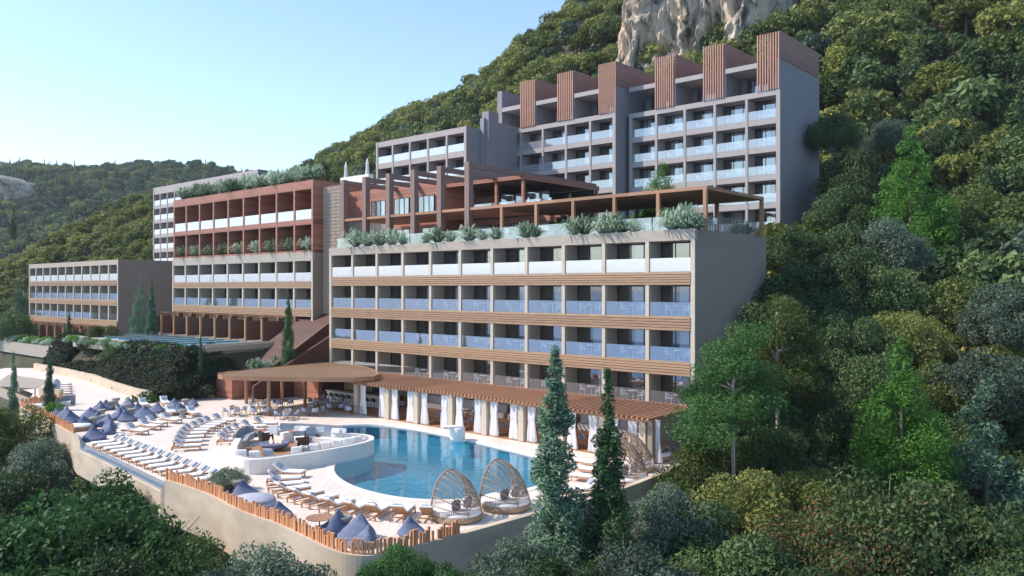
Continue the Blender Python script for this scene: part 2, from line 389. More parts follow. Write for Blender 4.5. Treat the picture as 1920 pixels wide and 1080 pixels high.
fh, ffn = hill('far_hill', ff, fr, 70, 40, 14, 1.0, back=(200, 160)); tag(fh, kind='structure')
# ------------------------------------------------------------------ crags
def crag(name, p0, p1, z0, z1, n, label, seed, bulge=4, thick=12):
    p0, p1 = Vector(p0), Vector(p1); d = (p1 - p0); d.z = 0; nrm = Vector((d.y, -d.x, 0)).normalized()
    if nrm.y > 0: nrm = -nrm
    def fn(a, b):
        ang = math.pi * a; q = p0.lerp(p1, .5 - .5 * math.cos(ang) * (1 - .25 * b)); dep = math.sin(ang) ** .6
        z = z0 + (z1 - z0) * min(1, b / .85) * (.62 + .38 * math.sin(ang))
        bk = 0 if b < .85 else (b - .85) / .15 * thick
        s = Vector((q.x * .09 + seed, q.y * .09, z * .03))
        k = noise.fractal(s, .9, 2.1, 6) * bulge + (1 - abs(noise.noise(Vector((s.x * 3, s.y * 3, s.z * 5))) * 2)) * bulge * .5 + noise.fractal(s * 6, .8, 2, 5) * bulge * .3
        return Vector((q.x, q.y, z)) + nrm * ((dep - 1) * thick + k * (dep if b < .85 else .3) - bk - b * 5) + Vector((0, 0, noise.noise(s * 3) * 3))
    o = grid(name, fn, n, n // 2, 'rock', smooth=False); o['kind'] = 'structure'; return o
c1, c2 = onv(1085, 540, 90), onv(1495, 540, 94)
crag('cliff', (c1.x, c1.y, 0), (c2.x, c2.y, 0), 34, 92, 190, '', 3.1, 6, 15)
c1, c2 = onv(1410, 540, 120), onv(1600, 540, 120)
crag('upper_cliff', (c1.x, c1.y, 0), (c2.x, c2.y, 0), 55, 100, 70, '', 9.7, 4, 14)
c1, c2 = at(-110, 540, 650), at(66, 540, 640)
crag('left_cliff', (c1.x, c1.y, 0), (c2.x, c2.y, 0), 30, 103, 130, '', 5.5, 18, 26)
# ------------------------------------------------------------------ hotel buildings (hotel frame, local to a root at org)
def chair_mesh(n='chair', m='white_paint'):
    b = MB(); b.box(-.24, .24, -.22, .24, .42, .47); b.box(-.24, .24, .2, .25, .47, .84)
    for x in (-.22, .22):
        b.box(x - .02, x + .02, -.22, -.18, 0, .42); b.box(x - .02, x + .02, .2, .24, 0, .42); b.box(x - .02, x + .02, -.22, .22, .62, .65)
    return b.mesh(n, m)
def table_mesh(n='table', m='white_paint', r=.35):
    b = MB(); b.lathe([(r, .71), (r, .74)], 14); b.lathe([(.03, .02), (.03, .71)], 6); b.lathe([(.22, 0), (.22, .02)], 10); return b.mesh(n, m)
def window_set(w, h, cur=(.45, .97), frame='dark_frame', back='room_dark', cm='curtain', ceil=None):
    """meshes of a sliding window w x h, origin at its lower left, facing -v"""
    f = MB()
    for x in (0, w * .33, w * .66, w - .06): f.box(x, x + .06, -.05, .03, .02, h)
    f.box(.06, w - .06, -.045, .025, h - .07, h - .002); f.box(.06, w - .06, -.045, .025, .021, .08)
    p = MB(); p.add([(.03, -.01, .05), (w - .03, -.01, .05), (w - .03, -.01, h - .04), (.03, -.01, h - .04)], [(0, 1, 2, 3)])
    c = MB(); n = 14; x0, x1 = w * cur[0], w * cur[1]; vs = []
    for i in range(n * 2 + 1):
        x = x0 + (x1 - x0) * i / (2 * n); y = .07 + (.035 if i % 2 else 0); vs += [(x, y, .06), (x, y, h - .05)]
    c.add(vs, [(2 * i, 2 * i + 2, 2 * i + 3, 2 * i + 1) for i in range(2 * n)])
    r = MB(); r.add([(.0, .14, .0), (w, .14, .0), (w, .14, h), (.0, .14, h)], [(0, 1, 2, 3)])  # flat dark sheet behind the pane, painted darkness of the interior
    return (f.mesh('window', frame), p.mesh('pane', 'window_pane'), c.mesh('curtain', cm), r.mesh('dark_backing', back))
def put_window(root, ws, x, y, z):
    w = ob('window', ws[0], root, (x, y, z)); ob('pane', ws[1], w); ob('curtain', ws[2], w); ob('dark_backing', ws[3], w); return w
def block(name, label, u0, u1, v0, depth, zb, zt, nb, rows, wall='beige', col='cream', side='beige_boards', rail='rail', railrow=None,
          rec=1.9, cw=.3, bands=(), band='slat_wood', cur=(.45, .97), top=.0, ws=None, shell=True, dark_backing='room_dark', endw=.32, zcol=None, railv=0.06, sidebays=()):
    """a slab of balconies: rows = (floor z, opening top z) from the top"""
    root = bthing(name, label, 'building', u0, v0, zb, None); O = (0, 0, zb); W_ = u1 - u0; bw = W_ / nb
    b = MB(); b.box(0, W_, rec, depth, zb, zt - .05)                                   # body
    b.box(0.02, W_ - .02, .05, rec + .1, rows[0][1], zt - .02)                              # fascia
    for i, (zf, zo) in enumerate(rows):
        zn = rows[i + 1][1] if i + 1 < len(rows) else max(zf - .35, zb)
        b.box(.03, W_ - .03, .04, rec - .01, zn, zf)
    b.build('wall', wall, root, org=O)
    zc = rows[-1][0] if zcol is None else zcol
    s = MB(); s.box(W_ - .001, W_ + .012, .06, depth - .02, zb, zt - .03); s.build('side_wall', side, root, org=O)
    c = MB()
    for i in range(nb + 1):
        x = min(max(i * bw, cw / 2), W_ - cw / 2)
        if i == 0: x0, x1 = 0, endw
        elif i == nb: x0, x1 = W_ - endw, W_
        else: x0, x1 = x - cw / 2, x + cw / 2
        c.box(x0, x1, -.02, .30, zc, rows[0][1] + .005 if 0 < i < nb else zt - .01)
    c.build('column', col, root, org=O)
    pt = MB()
    for i in range(nb + 1):
        x = min(max(i * bw, cw / 2), W_ - cw / 2)
        pt.box(x - cw / 2 + .03, x + cw / 2 - .03, .299, rec - .02, zc, rows[0][1] - .01)
    pt.build('partition', wall, root, org=O)
    for (za, zb_) in bands:
        s = MB(); n = max(3, round((zb_ - za) / .19)); p = (zb_ - za) / n
        for k in range(n): s.box(endw, W_ - endw, -.07, .02, za + k * p + .025, za + (k + 1) * p - .02)
        s.build('cladding', band, root, org=O)
        s = MB(); s.box(endw + .01, W_ - endw - .01, -.03, .035, za + .03, zb_ - .03); s.build('slat_gap_shade', 'screen_wood', root, org=O)  # dark strip behind the slats paints the shade in their gaps
    opn = bw - cw
    wss = {}
    for i, (zf, zo) in enumerate(rows):
        h = round(zo - zf - .03, 2)
        if h not in wss: wss[h] = [window_set(opn, h, (cur[0] + d0, cur[1] + d1), back=dark_backing) for d0, d1 in ((0, 0), (.14, 0), (-.04, -.22), (.3, -.05))]
        for k in range(nb):
            x = k * bw + cw / 2 + .001
            put_window(root, wss[h][random.choice((0, 0, 1, 2, 3))], x, rec - .17, zf - zb + .01)
        rr = railrow[i] if railrow else rail
        if rr:
            rm = MB(); rm.box(.02, opn - .02, railv, railv + .025, .02, 1.0); rme = rm.mesh('balcony_rail', rr)
            for k in range(nb): ob('balcony_rail', rme, root, (k * bw + cw / 2, 0, zf - zb))
    return root, bw, opn
# --- main hotel wing
A_rows = [(12.45, 14.67), (9.29, 11.50), (6.08, 8.25), (2.87, 5.05)]
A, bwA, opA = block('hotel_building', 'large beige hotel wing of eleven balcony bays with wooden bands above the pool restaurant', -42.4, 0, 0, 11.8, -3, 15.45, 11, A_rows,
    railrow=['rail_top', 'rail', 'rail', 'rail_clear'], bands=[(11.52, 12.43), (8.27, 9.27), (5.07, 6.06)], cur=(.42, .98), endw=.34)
e = MB(); e.box(-.02, 42.42, -.03, .28, 14.67, 15.46); e.build('parapet', 'beige', A, org=(0, 0, -3))
e = MB(); e.box(0.3, 42.1, -.4, .0, 2.45, 2.86); e.build('restaurant_lintel', 'beige', A, org=(0, 0, -3))
# --- middle wing: beige base, red timber storeys
C, bwC, opC = block('hotel_building', 'middle hotel wing with beige balconies under two red timber storeys', -84.9, -50.7, 3.7, 12, 3.5, 15.45, 9,
    [(12.1, 14.44), (8.95, 11.24)], railrow=['rail_top', 'rail'], bands=[(11.26, 12.08), (7.95, 8.93)], cur=(.35, .6), zcol=5.2)
e = MB(); e.box(-.02, 34.22, -.03, .28, 14.46, 15.46); e.build('parapet', 'beige', C, org=(0, 0, 3.5))
def red_windows(w, h):
    if h > 3.3: return window_set(w, h, (.30, .98), back='room_dark', cm='sheer')
    f, p, c, r = window_set(w, h, (.45, .97))
    return f, p, c, r
C2 = bthing('penthouse_building', 'red timber storeys with nine bays standing on the middle beige wing', 'building', -84.6, 3.7, 15.45)
O2 = (0, 0, 15.45); Wc = 33.95; bw2 = Wc / 9
e = MB(); e.box(0, Wc, 3.2, 12, 15.45, 23.75); e.box(-.01, Wc + .01, 0, 3.3, 22.77, 23.8); e.box(0, Wc, .01, 3.19, 18.66, 19.27); e.box(.0, Wc, 0.02, 3.19, 15.46, 15.7)
for k in range(10):
    x = min(max(k * bw2, .16), Wc - .16); e.box(x - .16, x + .16, -.01, 3.19, 15.5, 22.8)
e.build('wall', 'red_wood', C2, org=O2)
for k in range(9):
    x = k * bw2 + .16; w = bw2 - .32
    hi = window_set(w, 3.45, (.25, .98), cm='sheer') if k == 0 else hi
    put_window(C2, hi, x + .001, 3.2 - .17, 3.83)
    lo = window_set(w * .46, 2.35, (.5, .98)) if k == 0 else lo
    put_window(C2, lo, x + w * .42, 3.2 - .17, .32)
rm = MB(); rm.box(.02, bw2 - .34, .06, .085, .02, 1.15); rme = rm.mesh('balcony_rail', 'rail_top')
for k in range(9): ob('balcony_rail', rme, C2, (k * bw2 + .16, 0, 3.82))
rm = MB()
for z in (.3, .6, .9): rm.box(.02, bw2 - .34, .06, .1, z, z + .03)
rme = rm.mesh('balcony_rail', 'red_wood')
for k in range(9): ob('balcony_rail', rme, C2, (k * bw2 + .16, 0, .25))
# --- left wing
D, bwD, opD = block('hotel_building', 'low beige hotel wing with eleven bays at the far left', -137.9, -99.3, 2.1, 26, 1.5, 15.7, 11,
    [(12.53, 14.90), (9.46, 11.64), (6.3, 8.51)], railrow=['rail_top', 'rail', 'rail'], bands=[(11.66, 12.5), (8.53, 9.44), (5.3, 6.28)], cur=(.4, .6), dark_backing='room_grey')
# --- back left grey building
E_, bwE, opE = block('hotel_building', 'grey hotel block with glass balcony rails behind the red timber storeys', -142.5, -101.4, 27.3, 12, 9, 32.6, 13,
    [(28.8 - 3.07 * k, 31.1 - 3.07 * k) for k in range(6)], wall='grey_trim', col='grey_trim', side='grey_render', rail='rail_top', cur=(.3, .6), dark_backing='room_grey')
e = bthing('stair_building', 'small beige stair block with one lit window beside the grey block', 'building', -122.5, 24.5, 9)
q = MB(); q.box(-4.5, 9, 0, 2.6, 0, 8.3); q.build('wall', 'beige', e); q = MB(); q.box(-1.6, 1.2, -.04, .02, 4.3, 7.1); q.build('window', 'rail_top', e)
# --- grey block with five bays
F_, bwF, opF = block('hotel_building', 'short grey hotel block of five bays left of the tall grey tower', -63.57, -45.35, 23.4, 12, 12, 32.25, 5,
    [(29.1 - 3.1 * k, 31.46 - 3.1 * k) for k in range(4)], wall='grey_trim', col='grey_trim', side='grey_render', rail='rail_top', cur=(.3, .6), dark_backing='room_grey', endw=.4)
q = MB(); q.box(18.22, 18.9, 2.6, 2.95, 12, 33.6); q.box(18.22, 19.4, 2.96, 4.9, 12, 34.5); q.box(18.23, 19.2, 4.95, 12, 12, 33.3)
q.build('stair_shaft', 'grey_render', F_, org=(0, 0, 12))
# --- the tall grey tower, two slabs
def tower(name, label, u0, u1, v0, depth, slats, zt=36.3, left_fin=False, n=5):
    zr = [(29.98 - 3.09 * k, 32.44 - 3.09 * k) for k in range(6)]
    root, bw, opn = block(name, label, u0, u1, v0, depth, 11, 33.06, n, zr, wall='grey_trim', col='grey_trim', side='grey_render', rail='rail_sky_sheen', cur=(.25, .70), rec=2.2, endw=.45, dark_backing='room_grey')
    O = (0, 0, 11); Wd = u1 - u0
    q = MB(); q.box(0, Wd, 4.0, depth - .01, 33.0, 36.2); q.box(Wd - .42, Wd + .011, -.02, depth - .02, 33.0, 36.35)
    if left_fin: q.box(-.4, .45, -.02, depth, 11, 38.7)
    q.build('roof_storey', 'grey_render', root, org=O)
    # roof fascia between the slatted screens, soffits, loggia windows
    xs = [s for s in slats]
    prev = 0.0
    wl_ = window_set(2.6, 2.4, (.2, .7))
    for a, b_ in xs:
        a -= u0; b_ -= u0
        if a - prev > .6:
            s = MB(); s.box(prev + .02, a - .02, .0, 4.0, 35.75, 36.3); s.build('roof_slab', 'grey_trim', root, org=O)
            put_window(root, wl_, prev + .9, 3.85, 33.08 - 11)
        s = MB(); t = a
        while t < b_ - .05: s.box(t, t + .13, -.10, .06, 33.07, 39.3); t += .30
        s.build('slat_screen', 'tower_slats', root, org=O)
        # closed timber box rising behind, its long side runs into the hill
        s = MB(); s.box(b_ - .12, b_ + .02, .07, depth - .4, 36.36 if b_ > Wd - .5 else 36.31, 39.3); s.box(a, a + .1, 3.0, depth - .4, 36.31, 39.28)
        s.box(a + .11, b_ - .13, depth - .6, depth - .41, 36.31, 39.25)
        s.build('timber_box', 'tower_wood', root, org=O)
        if b_ < Wd - .5:
            s = MB(); s.box(b_ - .14, b_ + .03, .065, 3.99, 33.07, 36.3); s.build('partition', 'grey_render', root, org=O)
        prev = b_
    return root
TR_ = tower('hotel_tower', 'tall grey hotel tower end with slatted timber roof screens at the right', -27.7, -8.3, 34.4, 11.5, [(-23.93, -21.2), (-17.48, -14.75), (-10.91, -8.25)])
TL_ = tower('hotel_tower', 'taller grey hotel slab standing forward left of the tower end', -47.6, -28.3, 32.3, 13.6, [(-43.73, -41.06), (-37.35, -34.67), (-30.78, -28.25)], left_fin=True)
# ------------------------------------------------------------------ roof terrace structures
RT = 15.42
T = bthing('roof_terrace_building', 'red timber upper storey with sliding windows behind the tall brown posts', 'building', -50.6, 8.1, RT)
q = MB(); q.box(0, 17.2, 0, 13, 0, 7.2); q.build('wall', 'red_wood', T)
q = MB(); q.box(17.2, 34, 2.2, 2.6, 0, 3.0); q.build('lower_wall', 'red_wood', T)
q = MB(); q.box(17.2, 28.4, .06, 12.8, 3.16, 3.3); q.build('terrace_floor', 'deck', T)
wt = window_set(2.5, 2.45, (.35, .95))
for x in (5.2, 9.2, 13.2): put_window(T, wt, x, -.14, 3.35)
wt2 = window_set(3.4, 2.3, (.4, .95))
for x in (9.5, 13.8): put_window(T, wt2, x, -.14, .05)
for x in (18.4, 22.3, 26.2): put_window(T, wt2, x, 2.05, .05)
# upper lounge under the flat roof: glass front
q = MB()
for x in (18.0, 21.6, 25.1): q.box(x, x + 2.9, 3.9, 3.96, 3.35, 5.6)
q.build('lounge_glass', 'rail_clear', T)
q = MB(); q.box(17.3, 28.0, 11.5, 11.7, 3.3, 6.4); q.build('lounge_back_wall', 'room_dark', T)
q = MB()
for x in (20.95, 24.6): q.box(x, x + .5, 3.8, 4.3, 3.31, 6.4)
q.build('lounge_column', 'room_dark', T)
# tall posts with beams
q = bthing('timber_frame', 'row of six tall brown timber posts with long roof beams above the planted terrace', 'pergola', -41.2, 1, RT)
us = [0, 3.62, 7.3, 10.95, 14.6, 18.2]
for i, x in enumerate(us):
    b = MB(); b.box(x - .28, x + .28, -.28, .28, 0, 7.15); b.build('post', 'brown_post', q)
    b = MB(); b.box(x - .17, x + .17, .28, 7.3 if i < 5 else 19.5, 6.65, 7.1); b.build('beam', 'brown_post', q)
# flat roof canopy
q = bthing('roof_canopy', 'flat dark brown timber canopy over the upper lounge behind the tall posts', 'canopy', -33.4, 8.3, RT + 3.3)
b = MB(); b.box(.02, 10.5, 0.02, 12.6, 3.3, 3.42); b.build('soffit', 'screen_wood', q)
b = MB(); b.box(0, 10.65, -.12, 0.01, 3.12, 3.48); b.box(10.52, 10.66, 0.02, 12.6, 3.1, 3.55); b.build('fascia', 'red_wood', q)
for (x, y) in ((6.9, .1), (10.4, .1), (10.4, 12.3), (3.2, .1)):
    b = MB(); b.box(x - .13, x + .13, y, y + .26, 0, 3.3); b.build('post', 'red_wood', q)
for i in range(3):
    b = MB(); b.box(3.3 + 3.55 * i, 6.7 + 3.55 * i, .3, .33, 0, 1.1); b.build('glass_rail', 'rail_sky_sheen', q)
# long lower pergola
q = bthing('pergola', 'long timber louvre pergola along the planted roof terrace', 'pergola', -41.0, .9, RT)
b = MB(); b.box(0, 41.5, -.1, .12, 2.82, 3.06); b.box(41.25, 41.48, .12, 9.4, 2.82, 3.06); b.box(22, 41.25, 9.2, 9.42, 2.82, 3.05); b.build('beam', 'pergola_wood', q)
b = MB(); t = .3
while t < 41.1: b.box(t, t + .10, .13, 7.0 if t < 20 else 9.2, 2.84, 3.0); t += .24
b.build('louvres', 'pergola_wood', q)
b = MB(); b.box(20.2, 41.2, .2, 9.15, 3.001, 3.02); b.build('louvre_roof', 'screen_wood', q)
for u in (-18.9, -15.05, -11.22, -7.29, -3.45, .33):
    b = MB(); x = u + 41.0; b.box(x - .13, x + .13, -.13, .13, 0, 2.82); b.build('post', 'pergola_wood', q)
for u in (-7.3, -3.5, .33, -11.2):
    b = MB(); x = u + 41.0; b.box(x - .13, x + .13, 9.15, 9.41, 0, 2.82); b.build('post', 'pergola_wood', q)
# glass balustrade of the terrace
q = bthing('glass_balustrade', 'glass balustrade with planters around the corner of the roof terrace', 'balustrade', -42, .5, RT)
for i in range(11):
    b = MB(); b.box(.3 + i * 3.8, 4.0 + i * 3.8, .0, .03, 0, 1.05); b.build('glass_panel', 'rail_clear', q)
for i in range(3):
    b = MB(); b.box(42.0, 42.03, .1 + i * 3.6, 3.6 + i * 3.6, 0, 1.1); b.build('glass_panel', 'rail_clear', q)
# vertical garden screen between the wings
q = bthing('lattice_screen', 'tall timber lattice with climbing plants between the red storeys and the terrace', 'screen', -50.5, 5.0, 4)
b = MB()
for i in range(14): b.box(i * .24, i * .24 + .07, 0, .07, 0 if i < 11 else 11, 19)
random.seed(3)
for z in range(0, 48):
    for i in range(13):
        if (i + z) % 2 == 0 and (i < 10 or z > 28): b.box(i * .24 + .07, i * .24 + .24, .01, .06, z * .395 + .1, z * .395 + .2)
b.build('lattice', 'cream', q)
b = MB(); b.box(-.3, 7.6, 3.0, 3.2, -2, 15); b.build('back_wall', 'beige_boards', q)
# ------------------------------------------------------------------ timber screens and plunge pools under the left wings
def screens(label, u0, n, bw, v, z0, z1, off, root_n='garden_screen'):
    for k in range(n):
        q = bthing('patio_screen', '%s, %s from the left' % (label, ORD[k]), 'screen', u0 + k * bw, v, z0, 'dark timber patio screens')
        b = MB(); b.box(0, .14, -3.2, 0, 0, z1 - z0 - .55)
        b.build('side_panel', 'screen_wood', q)
        b = MB(); b.box(.14, bw * .6, -.2, -.1, 0, z1 - z0); b.build('front_panel', 'screen_wood', q)
        b = MB(); b.box(-.03, .17, -3.35, -3.15, -.2, z1 - z0 - .3); b.build('post', 'teak', q); b = MB(); b.box(bw * .6, bw * .6 + .14, -.3, -.1, 0, z1 - z0 - .02); b.build('post', 'teak', q)
        b = MB()
        for t in range(5): b.box(.2 + t * .35, .28 + t * .35, -1.6, -.2, z1 - z0 - .14, z1 - z0 - .02)
        b.build('rafter', 'teak', q)
screens('dark timber patio screen beside the blue plunge pools', -84.8, 9, 3.6, 3.6, 5.1, 7.95, 0)
screens('dark timber patio screen under the low left wing', -140, 11, 3.5, 2.0, 2.3, 5.3, 0)
q = MB(); q.box(-86, -50, -.5, 3.6, 4.7, 4.9); q.box(-86, -50, 3.3, 16, 3, 5.15)
tag(q.build('patio', 'beige', None, loc=(OX, OY, 0)), kind='structure').rotation_euler = (0, 0, ANG)
q = MB(); q.box(-150, -97, -6, 3, 1.4, 2.3)
tag(q.build('patio', 'gravel', None, loc=(OX, OY, 0)), kind='structure').rotation_euler = (0, 0, ANG)
for k in range(9):
    q = bthing('plunge_pool', 'small bright blue plunge pool, %s from the left below the middle wing' % ORD[k], 'pool', -84.6 + k * 3.6, -8.4, 4.9, 'plunge pools')
    b = MB(); b.box(.1, 3.3, 0, 7.9, 0, .08); b.build('basin', 'blue_tile', q)
    b = MB(); b.add([(.1, .02, .2), (3.3, .02, .2), (3.3, 7.88, .2), (.1, 7.88, .2)], [(0, 1, 2, 3)]); b.build('water_surface', 'blue_water', q)
    b = MB(); b.box(3.3, 3.6, -.05, 7.9, -.3, .26); b.build('edge', 'beige', q)
q = MB(); q.box(-86, -53.0, -9.2, -8.5, 3.6, 5.0); q.box(-53.0, -52.6, -9.2, 3, 3.0, 5.3)
tag(ob('retaining_wall', q.mesh('retaining_wall', 'beige'), None, (OX, OY, 0), ANG), 'low beige planter wall below the blue plunge pools', 'wall')
q = MB(); q.box(-150, -97.5, -7.2, -6.8, 1, 2.7); q.box(-97.6, -97.2, -7.2, 2, 1, 3.6)
tag(ob('retaining_wall', q.mesh('retaining_wall', 'beige'), None, (OX, OY, 0), ANG), 'long low planter wall in front of the gravel patio', 'wall')
# ------------------------------------------------------------------ red stair beside the main wing
q = bthing('red_staircase', 'red timber garden staircase climbing behind the round canopy', 'staircase', -50.2, -7.5, 0)
b = MB()
for i in range(24): b.box(3.2 + 0, 5.2, .2 + i * .42, .64 + i * .42, i * .17, .17 + i * .17 + .01)
b.build('steps', 'pergola_wood', q)
def slopew(b, x0, x1, ya, yb, za, zb, h):
    b.add([(x0, ya, 0), (x1, ya, 0), (x1, yb, 0), (x0, yb, 0), (x0, ya, za), (x1, ya, za), (x1, yb, zb), (x0, yb, zb)], [(0, 3, 2, 1), (4, 5, 6, 7), (0, 1, 5, 4), (1, 2, 6, 5), (2, 3, 7, 6), (3, 0, 4, 7)])
b = MB(); slopew(b, -3.6, 3.1, 1.4, 13, 1.6, 8.6, 0); b.build('slope_wall', 'red_wood_shaded', q)
b = MB(); slopew(b, 5.3, 5.6, 0, 12, 1.5, 7.5, 0); b.build('parapet', 'red_wood_shaded', q)
b = MB(); b.beam((3.0, 1.4, 1.66), (3.0, 13, 8.66), .2, .12); b.build('coping', 'canopy_wood', q)
b = MB(); b.box(-.2, 2.9, -.8, 1.39, 0, 2.6); b.build('front_wall', 'red_wood', q)
q = bthing('timber_wall', 'red timber planter wall behind the bar under the round canopy', 'wall', -47.2, -2.8, 0)
b = MB(); b.box(0, 6.8, 0, .5, 0, 2.7); b.build('wall', 'red_wood', q)
# ------------------------------------------------------------------ pool restaurant
RW = bthing('restaurant_interior', 'back wall of the pool restaurant with stone murals and white framed openings', 'wall', -30.5, 1.6, 0)
b = MB(); b.box(-4, 30.4, .25, .4, 0, 2.84); b.build('wall', 'beige', RW)
for k in range(8):
    x = .3 + k * 3.8
    b = MB(); b.box(x, x + 1.7, .12, .24, .9, 2.5); b.build('mural', 'mural', RW)
    b = MB(); b.box(x + 1.9, x + 3.6, .2, .24, .9, 2.5); b.build('dark_panel', 'room_dark', RW)  # dark panel on the solid wall, painting the opening's unlit depth
    b = MB(); b.box(x + 1.85, x + 3.65, .1, .19, 2.42, 2.52); b.box(x + 1.85, x + 1.95, .1, .19, .85, 2.42); b.box(x + 3.55, x + 3.65, .1, .19, .85, 2.42); b.box(x + 1.96, x + 3.54, .1, .19, .83, .92); b.build('frame', 'white_paint', RW)
tag(MB().box(-35, .3, -5.7, 1.8, -.2, .05).build('restaurant_floor', 'floor_wood', None, loc=(OX, OY, 0)), kind='structure').rotation_euler = (0, 0, ANG)
tag(ob('restaurant_wall', MB().box(0.0, .35, -5.9, -.05, -2, 2.83).mesh('restaurant_wall', 'beige_boards'), None, B(-.2, 0, 0), ANG), 'beige end wall closing the right side of the pool restaurant', 'wall')
colu = [-30.6, -26.3, -22.6, -18.5, -14.8, -11.1, -7.4, -3.9, -.7]
cm_ = MB().box(-.25, .25, -.25, .25, 0, 2.75).mesh('restaurant_column', 'cream')
def curtain_mesh(seed):
    b = MB(); n = 22; vs = []; rng = random.Random(seed)
    for i in range(n + 1):
        t = i / n; w0 = .42
        a = (t - .5); y = .07 * math.sin(i * 2.3 + seed) ; 
        vs += [(a * .95 + rng.uniform(-.03, .03), y * 1.6, .03), (a * .62, y, 1.5), (a * .75, y * .6, 2.78)]
    b.add(vs, [(3 * i, 3 * i + 3, 3 * i + 4, 3 * i + 1) for i in range(n)] + [(3 * i + 1, 3 * i + 4, 3 * i + 5, 3 * i + 2) for i in range(n)])
    return b.mesh('curtain', 'curtain', True)
cur_m = [curtain_mesh(i) for i in range(3)]
k = 0
for i, u in enumerate(colu):
    tag(ob('restaurant_column', cm_, None, B(u, -5.5, .05), ANG), 'square beige column of the pool restaurant, %s from the bar' % ORD[i], 'column', 'restaurant columns')
    for s in ((1,) if i == 0 else (-1, 1)):
        tag(ob('curtain', cur_m[k % 3], None, B(u + s * .85, -5.55, .05), ANG), 'white tied curtain on the %s of the %s restaurant column from the bar' % ('left' if s < 0 else 'right', ORD[i]), 'curtain', 'white restaurant curtains'); k += 1
# curved slatted pergola over the restaurant
q = bthing('pergola', 'orange timber slatted pergola over the poolside restaurant', 'pergola', -36.2, 0, 2.86)
edge = [(-36.5, -3.2), (-33, -5.6), (-30, -6.3), (-24, -6.2), (-19.4, -6.0), (-11, -6.2), (-6, -6.5), (.3, -6.7)]
b = MB(); u = -36.2
while u < .3:
    v = lerp(u, edge); b.box(u + 36.2, u + 36.36, v, -.08, .02, .20); u += .40
b.build('slats', 'pergola_wood', q)
b = MB(); pts = [(-36.2 + i * .9, lerp(-36.2 + i * .9, edge) + .4) for i in range(41)]
for (a, c) in zip(pts, pts[1:]): b.beam((a[0] + 36.2, a[1], -.08), (c[0] + 36.2, c[1], -.08), .12, .18)
b.box(0, 36.5, -3, -2.85, -.17, .0); b.box(0, 36.5, -.075, -.0, -.05, .2); b.build('beam', 'pergola_wood', q)
b = MB()
for (a, c) in zip(pts, pts[1:]): b.add([(a[0] + 36.2, a[1] + .2, .012), (c[0] + 36.2, c[1] + .2, .012), (c[0] + 36.2, -.1, .012), (a[0] + 36.2, -.1, .012)], [(0, 1, 2, 3)])
pass
# round canopy
q = thing('round_canopy', 'broad teardrop timber canopy on round posts over the bar terrace', 'canopy', G(560, 712, 3.2) * 1.0)
cp = [(410, 703), (440, 698), (480, 693), (540, 687), (610, 681), (650, 683), (685, 689), (704, 696), (709, 702), (700, 707), (660, 709), (600, 709), (540, 708), (480, 707), (440, 706), (418, 705)]
cpw = [G(x, y - 1, 3.5) for x, y in cp]; c0 = G(560, 712, 3.2); q.location = (c0.x, c0.y, 0)
poly = [(p.x - c0.x, p.y - c0.y) for p in cpw]
b = MB(); b.prism(poly, 3.44, 3.5); b.build('roof', 'canopy_wood', q)
b = MB(); b.wall([(x * 1.003, y * 1.003) for x, y in poly], .12, 3.13, 3.53, True); b.build('fascia', 'pergola_wood', q)
b = MB(); b.prism([(x * .985, y * .985) for x, y in poly], 3.12, 3.2); b.build('soffit', 'canopy_wood', q)
for x, y in ((462, 757), (504, 780), (529, 750), (572, 763), (585, 747), (470, 744)):
    p = G(x, y); b = MB(); b.lathe([(.17, 0), (.17, 3.12)], 12, (p.x - c0.x, p.y - c0.y, 0)); b.build('post', 'pergola_wood', q, smooth=False)
# bar
p0, p1 = G(613, 752), G(722, 768); d = (p1 - p0); L = d.length; rz = math.atan2(d.y, d.x)
q = thing('bar_counter', 'long white bar counter with a dark top under the round canopy', 'bar', p0, rz)
b = MB(); b.box(0, L, 0, .12, 0, 1.05); b.box(L - .12, L, .12, 1.8, 0, 1.05); b.build('front_panel', 'white_paint', q)
b = MB(); b.box(-.05, L + .05, -.18, .7, 1.06, 1.13); b.box(L - .7, L + .05, .7, 1.85, 1.06, 1.13); b.build('counter_top', 'white_paint', q)
b = MB(); b.box(0, L, 1.9, 2.2, 0, 1.0); b.build('back_counter', 'metal_dark', q)
q2 = thing('bar_back_wall', 'stone mural wall with dark openings behind the white bar counter', 'wall', p0 + Vector((-math.sin(rz), math.cos(rz), 0)) * 3.2, rz)
b = MB(); b.box(-1.2, L + 2.0, 0, .3, 0, 2.85); b.build('wall', 'mural', q2)
b = MB(); b.box(3.2, 4.4, -.05, .01, .9, 2.6); b.box(L - 3.4, L - 1.8, -.05, .01, 0, 2.7); b.build('opening', 'room_dark', q2)  # dark panels paint unlit depth; the wall behind is solid
st = thing('bar_stool', 'bar stool', 'bar stool')
b = MB(); b.lathe([(.20, .70), (.25, .74), (.25, .80), (.18, .82)], 10); b.build('seat', 'black_plastic', st, True)
b = MB(); n = 7
vs = []
for i in range(n):
    t = R_(200 + 140 * i / (n - 1)); vs += [(.25 * math.cos(t), .25 * math.sin(t), .78), (.29 * math.cos(t), .29 * math.sin(t), 1.10 - .1 * abs(i - 3) / 3), (.26 * math.cos(t), .26 * math.sin(t), 1.10 - .1 * abs(i - 3) / 3), (.22 * math.cos(t), .22 * math.sin(t), .78)]
b.add(vs, [(4 * i + k, 4 * i + 4 + k, 4 * i + 4 + (k + 1) % 4, 4 * i + (k + 1) % 4) for i in range(n - 1) for k in range(4)]); b.build('backrest', 'black_plastic', st)
for sx, sy in ((1, 1), (-1, 1), (1, -1), (-1, -1)):
    b = MB(); b.tube([(sx * .13, sy * .13, .72), (sx * .21, sy * .21, 0)], .015, 5); b.build('leg', 'metal_dark', st)
KS = Kind(st)
